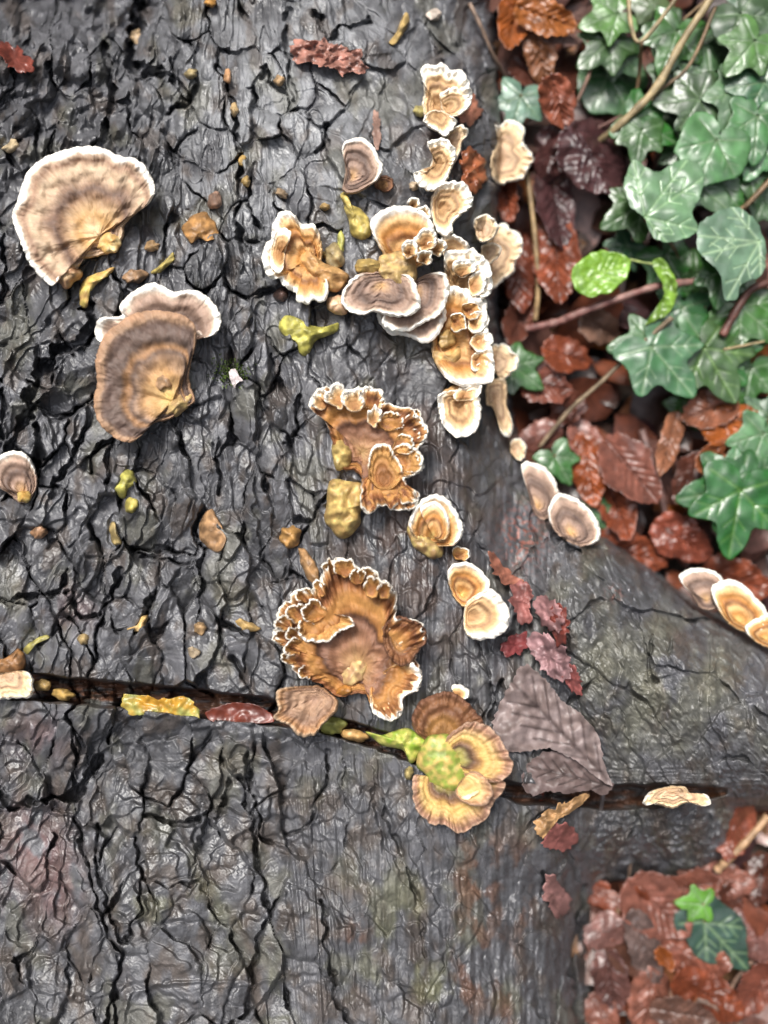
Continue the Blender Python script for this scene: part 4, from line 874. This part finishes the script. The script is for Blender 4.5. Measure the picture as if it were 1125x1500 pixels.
ivy((1120, 640), -.09, 'ivy leaves cut by the right picture edge above the large dark leaf', [([(1130,600,-.06),(1120,640,-.07)], 2, BR)],
    [(1118,635,60,110,-.06,dict(col=PG)), (1130,610,50,160,-.065,dict(col=BG)), (1135,690,46,150,-.07,dict(col=GN))])
for (cx, cy, sz, rot, z, kw, lb) in (
  (763,140,50,105,-.065,dict(col=(.12,.22,.16)),'single small blue-green ivy leaf on brown litter near the log top'),
  (752,535,48,40,-.066,dict(col=(.03,.13,.02)),'single bright green ivy leaf touching the log edge at mid height'),
  (812,668,42,60,-.07,dict(col=(.035,.14,.025)),'small green ivy leaf above the white-rimmed shelf fungi'),
  (868,742,34,60,-.075,dict(col=BG),'sliver of blue-green ivy leaf behind the white-rimmed shelf fungi'),
  (1032,1350,82,48,-.075,dict(col=(.035,.075,.05),asp=.62,soft=True),'single narrow dark blue-green leaf on litter at lower right'),
  (1030,1325,36,185,-.07,dict(col=LG),'curled lime green leaflet on litter at lower right')):
    ivy((cx, cy), z - .01, lb, [([(cx, cy, z), (cx + 10, cy - 14, z - .012), (cx + 14, cy - 26, z - .03)], 1.6, BR)], [(cx, cy, sz, rot, z, kw)], name='ivy_sprig')
def vein_set(a, b, n, spread, side):
    """midrib from a to b with paired side veins"""
    ax, ay = a; bx, by = b; L_ = math.hypot(bx - ax, by - ay); an = math.atan2(by - ay, bx - ax); o = [([a, b], L_ * .014 + .6)]
    for i in range(n):
        f = .08 + .8 * i / n; x, y = ax + (bx - ax) * f, ay + (by - ay) * f; ln = side * math.sin(math.pi * (.18 + .75 * f))
        for sg in (-1, 1): o.append(([(x, y), (x + ln * math.cos(an + sg * spread), y + ln * math.sin(an + sg * spread))], L_ * .008 + .5))
    return o
def oval(cx, cy, l, w, rot, n=20, tooth=.04):
    r = math.radians(rot); o = []
    for i in range(n):
        a = 2 * math.pi * i / n; x = l / 2 * math.cos(a); y = w / 2 * math.sin(a) * (1 - .22 * math.cos(a)) * (1 - .5 * max(0, math.cos(a)) ** 6) * (1 + random.uniform(-tooth, tooth) * 2)
        o.append((cx + x * math.cos(r) - y * math.sin(r), cy + x * math.sin(r) + y * math.cos(r)))
    e = ((cx - l / 2 * math.cos(r), cy - l / 2 * math.sin(r)), (cx + l / 2 * math.cos(r), cy + l / 2 * math.sin(r)))
    return o, e
def dead(cx, cy, l, w, rot, z, col, label, curl=3, crump=3, name='fallen_leaf', vcol=None, m_=None, cat='leaf', tilt=(0, 0)):
    o, (a, b) = oval(cx, cy, l * 1.12, w * 1.1, rot)
    rr = random.Random(int(cx * 7 + cy)); tilt = (rr.uniform(-.5, .5), rr.uniform(-.5, .5)); fold = rr.choice((-1, 1, 1)) * rr.uniform(.15, .75); curl = curl * rr.uniform(-1, 2.2)
    return sheet(name, o, (cx, cy), z, col, tuple(x * .6 for x in col), None, crump=crump, curl=curl, veins=vein_set(a, b, 7, .7, w * .55), vcol=vcol or tuple(x * .55 for x in col), m_=m_, wl=30, tilt=tilt, fold=fold, jag=2.2, vrel=.8, label=label, cat=cat, group='fallen leaves on the ground')
# living lime leaf beside the twig
e = empty('bramble_sprig', P(935, 405, -.06), 'lime green oval leaf and a twisted leaflet above the red-brown twig', 'plant')
o, (a, b) = oval(882, 399, 92, 62, -22)
sheet('leaf', o, (882, 399), -.055, (.16, .30, .03), (.12, .24, .02), e, crump=1.5, curl=2, veins=vein_set(a, b, 6, .7, 30), vcol=(.22, .36, .06), m_=M_IVY)
sheet('leaf', [(955,385),(970,378),(982,395),(992,415),(990,440),(978,460),(960,470),(945,476),(962,455),(972,435),(970,415)], (978, 425), -.053, (.17, .30, .04), None, e, crump=2.5, curl=0, m_=M_IVY)
tube('stem', [(922,380,-.056),(945,385,-.056),(968,388,-.056)], 2, (.3, .36, .12), e)

# --- leaves and scraps on the log
onlog = lambda h: (lambda u, v: zmac(u, v) + h / 1000)
LA = [(768,974),(796,993),(828,1030),(853,1047),(876,1078),(885,1118),(896,1150),(870,1136),(840,1112),(800,1097),(760,1102),(740,1096),(722,1066),(732,1030),(748,1002)]
sheet('fallen_leaf', LA, (803, 1052), lambda u, v: .5 * zmac(u, v) + .5 * float(zmac(803, 1052)) + .010, (.20, .155, .148), (.145, .108, .10), None, crump=3.4, curl=4,
      veins=vein_set((890,1142),(752,1000),6,.62,62), vcol=(.06, .042, .04), wl=34, vrel=.4, m_=M_DRY, jag=1.6, hi=True, label='broad grey-mauve dead leaf with dark veins lying against the root', group='dead leaves on the log')
LB = [(765,1150),(770,1126),(790,1106),(820,1100),(850,1118),(882,1134),(899,1150),(884,1166),(865,1156),(835,1162),(800,1160),(780,1166)]
sheet('fallen_leaf', LB, (828, 1136), lambda u, v: .3 * zmac(u, v) + .7 * float(zmac(828, 1130)) + .006, (.12, .085, .08), (.085, .06, .055), None, crump=2, veins=vein_set((895,1152),(775,1122),5,.6,30), vcol=(.045, .032, .03), wl=30, vrel=.35, m_=M_DRY, jag=2, hi=True,
      label='darker brown dead leaf tucked under the broad grey-mauve one', group='dead leaves on the log')
tube('leaf_stalk', [(884,1160,-.034),(880,1190,-.04),(878,1215,-.05),(875,1242,-.058)], 3.4, (.10, .085, .085), label='thin dark leaf stalk hanging below the grey-mauve leaf', cat='leaf stalk')
SCR = [
 ([(424,70),(436,56),(452,60),(470,55),(486,66),(502,64),(510,74),(525,72),(532,90),(541,102),(530,109),(512,104),(502,114),(492,100),(470,98),(452,90),(434,93)], (482,82), (.36,.17,.13), 7, 5, 'crumpled salmon pink leaf scrap on pale bark at top centre'),
 ([(0,60),(18,68),(40,82),(52,100),(42,108),(20,102),(6,86),(-6,76)], (22,85), (.19,.045,.03), 9, 2, 'small dark red leaf scrap at the upper left edge'),
 ([(715,808),(726,812),(738,830),(750,842),(766,850),(758,862),(742,856),(728,845),(718,828)], (738,838), (.26,.10,.065), 8, 2, 'orange-brown torn leaf strip at the top of the red scraps'),
 ([(752,856),(772,852),(780,868),(776,890),(780,910),(764,915),(756,898),(748,878)], (765,882), (.24,.09,.08), 9, 3, 'pinkish red leaf scrap beside the double-lobed fungus'),
 ([(732,950),(745,932),(768,928),(778,940),(765,955),(748,962)], (754,946), (.16,.035,.035), 8, 3, 'deep crimson leaf scrap at left of the red pile'),
 ([(780,880),(800,872),(820,885),(826,905),(815,925),(796,918),(786,900)], (804,900), (.27,.14,.14), 11, 3.5, 'glossy pink-mauve leaf scrap on top of the red pile'),
 ([(806,890),(824,888),(832,910),(830,938),(816,946),(808,925)], (820,917), (.17,.04,.03), 10, 3, 'blood red leaf scrap at right of the red pile'),
 ([(772,935),(795,925),(818,940),(834,960),(838,985),(822,998),(800,985),(782,962)], (806,962), (.28,.16,.165), 10, 4, 'crumpled mauve leaf scrap just above the broad grey leaf'),
 ([(820,980),(836,972),(850,995),(852,1020),(838,1012),(826,998)], (836,996), (.20,.06,.055), 9, 3, 'dark red leaf edge at the top right of the broad grey leaf'),
 ([(795,1228),(812,1208),(828,1204),(845,1225),(838,1240),(815,1248),(800,1242)], (820,1226), (.24,.085,.075), 9, 2, 'dull red leaf scrap under the curled orange-tan strip'),
 ([(800,1288),(812,1282),(822,1300),(836,1315),(832,1335),(812,1342),(806,1325),(796,1318)], (815,1312), (.25,.125,.115), 8, 2.5, 'pinkish brown torn leaf stuck on the lower bark'),
 ([(782,1205),(800,1190),(830,1175),(852,1163),(862,1168),(845,1185),(815,1205),(795,1228),(785,1220)], (818,1195), (.38,.22,.10), 12, 4, 'curled orange-tan leaf strip below the dead leaves'),
 ([(683,146),(693,140),(700,155),(706,165),(694,180),(684,182),(672,176),(668,168),(678,162)], (686,165), (.34,.14,.09), 4, 2, 'pinkish orange leaf piece stuck behind the highest cream fungus'),
 ([(676,225),(690,218),(704,228),(712,245),(708,270),(695,285),(682,275),(674,250)], (692,250), (.30,.095,.04), 7, 5, 'glossy orange-brown leaf folded on the log between cream fungi'),
 ([(548,160),(554,165),(558,190),(556,215),(548,212),(546,185)], (552,188), (.30,.18,.14), 4, 1, 'thin pinkish wood splinter beside the dark-centred fan'),
]
for o_, c_, cl, h_, cr_, lb in SCR:
    sheet('leaf_scrap', o_, c_, onlog(h_ - 2), tuple(x * 1.1 for x in cl), tuple(x * .55 for x in cl), None, crump=cr_ * .75, curl=1, wl=13, jag=3.6, m_=M_DRY if c_[1] > 800 else None, label=lb, cat='leaf scrap', group='leaf scraps on the log')
zs = float(zmac(240, 1025))
sheet('leaf_scrap', [(180,1020),(205,1018),(240,1024),(268,1020),(290,1036),(292,1052),(262,1054),(225,1048),(188,1046)], (236,1036), zs - .006, (.38, .20, .025), (.26, .27, .08), None, crump=2.5, curl=1, wl=18, jag=2.5, label='yellow-green leaf lying in the sawn slot at left', cat='leaf', group='leaves in the sawn slot')
sheet('leaf_scrap', [(300,1045),(330,1032),(365,1030),(396,1044),(398,1058),(360,1060),(320,1060)], (350,1047), zs - .009, (.13, .03, .018), None, None, crump=1.5, curl=1, wl=22, label='dark red wet leaf lying in the sawn slot left of the shaggy fungus', cat='leaf', group='leaves in the sawn slot')
sheet('wood_chip', [(676,1168),(690,1162),(700,1158),(700,1162),(690,1168),(680,1172)], (688,1165), float(zmac(688,1165)) + .022, (.8, .74, .45), (.7, .6, .3), None, crump=.3, label='tiny pale straw fleck on the lowest rosette', cat='chip')
tube('red_stalk', [(795,1160,-.034),(790,1185,-.036),(792,1205,-.042),(788,1235,-.046)], 3, (.25, .05, .03), label='thin red stalk looping beneath the darker dead leaf', cat='leaf stalk')
# moss tuft and lichen scrap
n_ = 240; mu = 340 + rng.normal(0, 12, n_); mv = 545 + rng.normal(0, 9, n_); mz = zbark(mu, mv)
ta = rng.random(n_) * 6.28; dl = 3 + 4 * rng.random(n_)
b0 = P(mu - 1.1 * np.sin(ta), mv + 1.1 * np.cos(ta), mz); b1 = P(mu + 1.1 * np.sin(ta), mv - 1.1 * np.cos(ta), mz); b2 = P(mu + dl * np.cos(ta), mv + dl * np.sin(ta), mz + .0025 + .003 * rng.random(n_))
mo = mesh_obj('moss', np.stack([b0, b1, b2], 1).reshape(-1, 3), np.arange(3 * n_).reshape(-1, 3), M_MOSS, None, np.repeat(np.array([(.06, .09, .02)]) * (.6 + .9 * rng.random((n_, 1))), 3, axis=0), origin=P(340, 545, 0))
tag(mo, 'tiny dark green moss tuft on bark right of the zoned brown fan', 'moss'); mo['kind'] = 'stuff'
sheet('lichen_scrap', [(335,545),(345,540),(350,550),(356,558),(346,562),(344,570),(338,558)], (345,554), onlog(6), (.55, .48, .48), None, None, crump=2, wl=8, label='whitish lichen scrap beside the moss tuft', cat='lichen')

# --- twigs on the floor
tube('twig', [(770,482,-.075),(815,472,-.07),(850,458,-.065),(905,438,-.062),(960,420,-.06),(1010,413,-.06),(1050,408,-.062)], 7, (.16, .065, .055), label='thick red-brown twig lying level across the litter, under the lime leaf', r1=6, col2=(.22, .12, .10))
tube('twig', [(790,655,-.08),(835,600,-.072),(880,560,-.066),(930,512,-.06),(985,465,-.052)], 3.6, (.20, .145, .09), label='thin straight tan twig slanting up to the star-shaped ivy leaves', r1=4.2)
tube('twig', [(1130,412,-.055),(1100,425,-.055),(1078,455,-.056),(1058,492,-.058)], 6, (.15, .065, .05), label='short blunt red-brown twig at the right edge', r1=7)
tube('twig', [(940,630,-.085),(958,690,-.08),(972,740,-.08),(985,815,-.082)], 8, (.13, .07, .06), label='dark upright twig beside the big veined beech leaf', r1=6)
tube('twig', [(770,240,-.07),(782,330,-.07),(788,420,-.072),(784,470,-.075)], 4.5, (.26, .17, .08), label='tan grass stem running down the litter next to the log', cat='stem')
tube('vine', [(688,5,-.05),(705,40,-.052),(722,80,-.06),(742,115,-.075)], 3.5, (.22, .15, .11), label='thin brown vine crossing the top right edge of the log', cat='vine')
tube('twig', [(845,150,-.07),(865,100,-.068),(860,60,-.066)], 3, (.18, .10, .07), label='thin reddish stem among orange leaves at top')
tube('twig', [(820,205,-.075),(870,190,-.072),(910,170,-.07)], 3, (.18, .08, .06), label='thin reddish stem above the dark purple leaf')
tube('twig', [(1125,1195,-.07),(1095,1230,-.07),(1070,1255,-.072),(1050,1275,-.076)], 6.5, (.36, .22, .12), label='peeled tan twig beyond the root lump at right', r1=7)
tube('twig', [(890,1365,-.085),(905,1335,-.08),(920,1312,-.078)], 4, (.36, .23, .14), label='short tan twig just below the root lump')
tube('twig', [(920,1300,-.08),(925,1250,-.07)], 3, (.12, .08, .06), label='dark stem leaning on the root lump')
tube('twig', [(1050,1500,-.085),(1075,1440,-.085),(1110,1400,-.086)], 4, (.22, .13, .09), label='brown twig at the bottom right corner')
tube('twig', [(990,1455,-.085),(1040,1470,-.082),(1085,1500,-.082)], 5, (.14, .09, .07), label='dark twig near the bottom edge under the litter leaves')

# --- individual dead leaves on the litter
RU = (.26, .085, .04); OR = (.42, .15, .035); PU = (.085, .045, .05); PK = (.30, .16, .13); DB = (.14, .06, .04); TN = (.36, .22, .12)
DL = [
 (868,232,108,84,60,-.062,PU,'large dark purple-brown leaf with serrated edge right of the pale tan fungus',4,5),
 (812,225,80,60,110,-.07,(.10,.05,.05),'crumpled dark plum leaf left of the large purple-brown one',5,7),
 (815,300,120,50,80,-.078,PU,'long plum-brown leaf hanging beneath the dark purple ones',4,4),
 (818,150,78,46,75,-.062,(.36,.14,.08),'salmon orange leaf under the single blue-green ivy leaf',3,4),
 (752,30,80,44,100,-.07,OR,'bright orange leaf at the top beside the log',4,5),(800,25,90,50,20,-.066,(.44,.19,.05),'orange leaf at the top edge between log and ivy',4,5),
 (792,85,95,40,80,-.072,(.36,.19,.09),'tan-orange leaf below the orange one at the top edge',4,4),(850,40,100,44,160,-.08,(.24,.18,.16),'grey-brown leaf under the reddish stems at top',3,3),
 (775,105,60,40,40,-.08,DB,'dark brown leaf beside the thin vine',3,4),(815,380,120,62,85,-.072,RU,'large russet leaf hanging beside the tan grass stem',5,4),
 (760,400,110,44,85,-.078,(.20,.07,.04),'dark russet leaf right against the log beside stacked fungus',3,4),(740,285,80,34,80,-.075,RU,'russet leaf wedged at the log edge below the wavy fungus',3,4),
 (760,470,70,40,110,-.08,DB,'brown leaf by the blunt end of the thick twig',3,4),(830,520,70,46,20,-.078,RU,'russet leaf between thick twig and thin tan twig',4,4),
 (800,565,72,52,10,-.074,(.22,.09,.06),'broad wet brown leaf right of the bright green ivy leaf',3,4),(830,600,60,40,140,-.08,DB,'dark wet leaf under the thin tan twig',3,4),
 (790,640,66,40,160,-.078,PK,'pinkish brown leaf next to the tiny ear fungus',3,3),(862,690,100,46,80,-.072,(.32,.10,.03),'orange-russet leaf standing beside the beech leaf',5,4),
 (925,690,112,66,50,-.07,(.25,.12,.09),'big veined beech leaf in the right-hand litter',3,2),(905,745,90,50,70,-.076,RU,'russet leaf below the big veined beech leaf',4,4),
 (980,650,90,30,105,-.068,(.34,.18,.10),'narrow tan-orange leaf standing right of the dark upright twig',3,3),(1070,620,78,52,-25,-.066,OR,'bright orange folded leaf near the right edge',5,5),
 (1040,600,80,52,160,-.074,(.30,.15,.09),'tan-brown leaf under the bright orange folded one',4,4),(1060,665,80,40,-30,-.07,(.40,.17,.07),'orange-tan leaf above the large dark ivy leaf',4,4),
 (1010,700,80,40,120,-.08,DB,'dark brown leaf left of the large dark ivy leaf',3,4),(920,810,110,60,15,-.082,RU,'russet leaf above the middle of the root',4,5),
 (1000,790,90,60,30,-.08,(.30,.10,.06),'red-brown leaf behind the shelf fungi row',4,5),(1080,850,100,56,20,-.082,RU,'russet leaf at the right edge above the root',4,4),
 (860,650,70,40,60,-.082,PK,'pale pinkish leaf under the thin tan twig near the log',3,3),(880,480,60,44,30,-.08,(.22,.16,.12),'grey-tan leaf under the thick twig',3,3),
 (885,1365,60,50,150,-.074,(.32,.20,.18),'pale pink-grey leaf on the litter beside the lower bark',3,3),(945,1395,120,42,75,-.072,(.22,.19,.18),'long grey-backed leaf with pale midrib at lower right',4,3),
 (965,1330,110,80,40,-.078,(.34,.17,.13),'broad pink-brown leaf right below the root lump',3,3),(920,1340,80,40,120,-.08,RU,'russet leaf between root lump and grey-backed leaf',3,4),
 (1020,1400,100,60,20,-.078,(.36,.16,.11),'salmon brown leaf left of the narrow dark green leaf',4,5),(975,1405,40,20,60,-.07,OR,'small vivid orange leaf tip in the lower litter',3,3),
 (1075,1215,86,54,100,-.068,(.33,.12,.07),'orange-brown leaf against the end of the root lump',5,5),(1100,1370,80,60,60,-.078,(.34,.20,.18),'pink-mauve leaf right of the narrow dark green leaf',4,4),
 (1060,1290,90,50,10,-.08,(.33,.17,.13),'pinkish leaf under the peeled tan twig',3,4),(1040,1460,110,60,30,-.078,RU,'russet leaf near the bottom right corner',4,5),
 (950,1470,100,54,100,-.078,(.36,.18,.13),'salmon leaf at the bottom edge of the litter',4,4),(895,1440,90,50,80,-.08,(.16,.09,.08),'dark brown leaf along the lower log edge',3,4),
 (1000,1485,90,40,10,-.076,(.20,.13,.10),'grey-brown leaf at the bottom edge centre of the litter',3,3),(1110,1450,80,50,120,-.08,(.30,.12,.08),'red-brown leaf by the right edge near the bottom',4,4),
 (880,1310,60,36,30,-.082,RU,'russet leaf tip tucked under the lower edge of the root lump',2,3),(1010,1300,80,44,170,-.08,(.30,.14,.1),'wet pink-brown leaf beneath the root lump end',2,3),(884,1490,70,40,60,-.08,(.30,.15,.11),'pinkish leaf at the bottom edge against the lower log',2,3),(1115,1290,70,46,100,-.08,DB,'dark leaf at the right edge above the pink-mauve one',2,3),
 (1085,1320,60,36,45,-.082,DB,'dark leaf above the narrow dark green leaf',3,3),(925,880-60,60,40,0,-.085,DB,'small dark leaf above the root shoulder',3,3)]
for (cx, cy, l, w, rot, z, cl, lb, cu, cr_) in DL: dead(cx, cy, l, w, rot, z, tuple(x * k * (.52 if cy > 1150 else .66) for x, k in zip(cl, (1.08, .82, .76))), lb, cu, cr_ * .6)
# --- the uncountable litter underneath
NL = 2600
lx = np.concatenate([rng.uniform(.02, .42, 1700), rng.uniform(-.75, .75, 900)]); ly = np.concatenate([rng.uniform(-.40, .40, 1700), rng.uniform(-.75, .75, 900)])
lz = GZ - .008 + .026 * rng.random(NL) ** 1.5
ll = rng.uniform(.012, .034, NL); lw = ll * rng.uniform(.35, .7, NL); lr = rng.uniform(0, 6.28, NL); lp = np.clip(rng.normal(0, .38, NL), -.8, .8); lq = np.clip(rng.normal(0, .4, NL), -.8, .8); lc = rng.uniform(-1.6, 1.6, NL)
a_, b_ = np.meshgrid(np.linspace(-1, 1, 7), np.linspace(-1, 1, 4))
wp = np.sqrt(np.clip(1 - np.abs(a_) ** 2.2, 0, 1)); px = a_.ravel(); py = (b_ * (wp * .97 + .03)).ravel()
X = px[None] * ll[:, None] / 1.4; Y = py[None] * lw[:, None] / 1.4
jz = rng.normal(0, .0011, X.shape); Zl = lc[:, None] * 14 * (Y ** 2) + rng.uniform(-1, 1, NL)[:, None] * 8 * X ** 2 + jz + X * np.tan(lp)[:, None] + Y * np.tan(lq)[:, None]
XW = lx[:, None] + X * np.cos(lr)[:, None] - Y * np.sin(lr)[:, None]; YW = ly[:, None] + X * np.sin(lr)[:, None] + Y * np.cos(lr)[:, None]
Lv = np.stack([XW, YW, lz[:, None] + Zl], -1).reshape(-1, 3)
ii = np.arange(28).reshape(4, 7); fq = np.stack([ii[:-1, :-1], ii[:-1, 1:], ii[1:, 1:], ii[1:, :-1]], -1).reshape(-1, 4)
Fq = (fq[None] + (np.arange(NL) * 28)[:, None, None]).reshape(-1, 4)
lcol = np.array([RU, OR, PU, PK, DB, TN, (.10, .05, .035), (.07, .04, .03), (.20, .07, .04)])[rng.choice(9, NL, p=[.2, .05, .1, .12, .17, .06, .12, .08, .10])] * rng.uniform(.25, .6, (NL, 1)) * np.array([[1.05, .9, .85]])
lo = mesh_obj('leaf_litter', Lv, Fq, M_DEAD, None, np.repeat(lcol, 28, axis=0)); lo['kind'] = 'stuff'
tag(lo, 'wet brown and russet leaf litter covering the woodland floor', 'leaf litter')

for o in list(COL.objects):
    if '_o' in o: del o['_o']
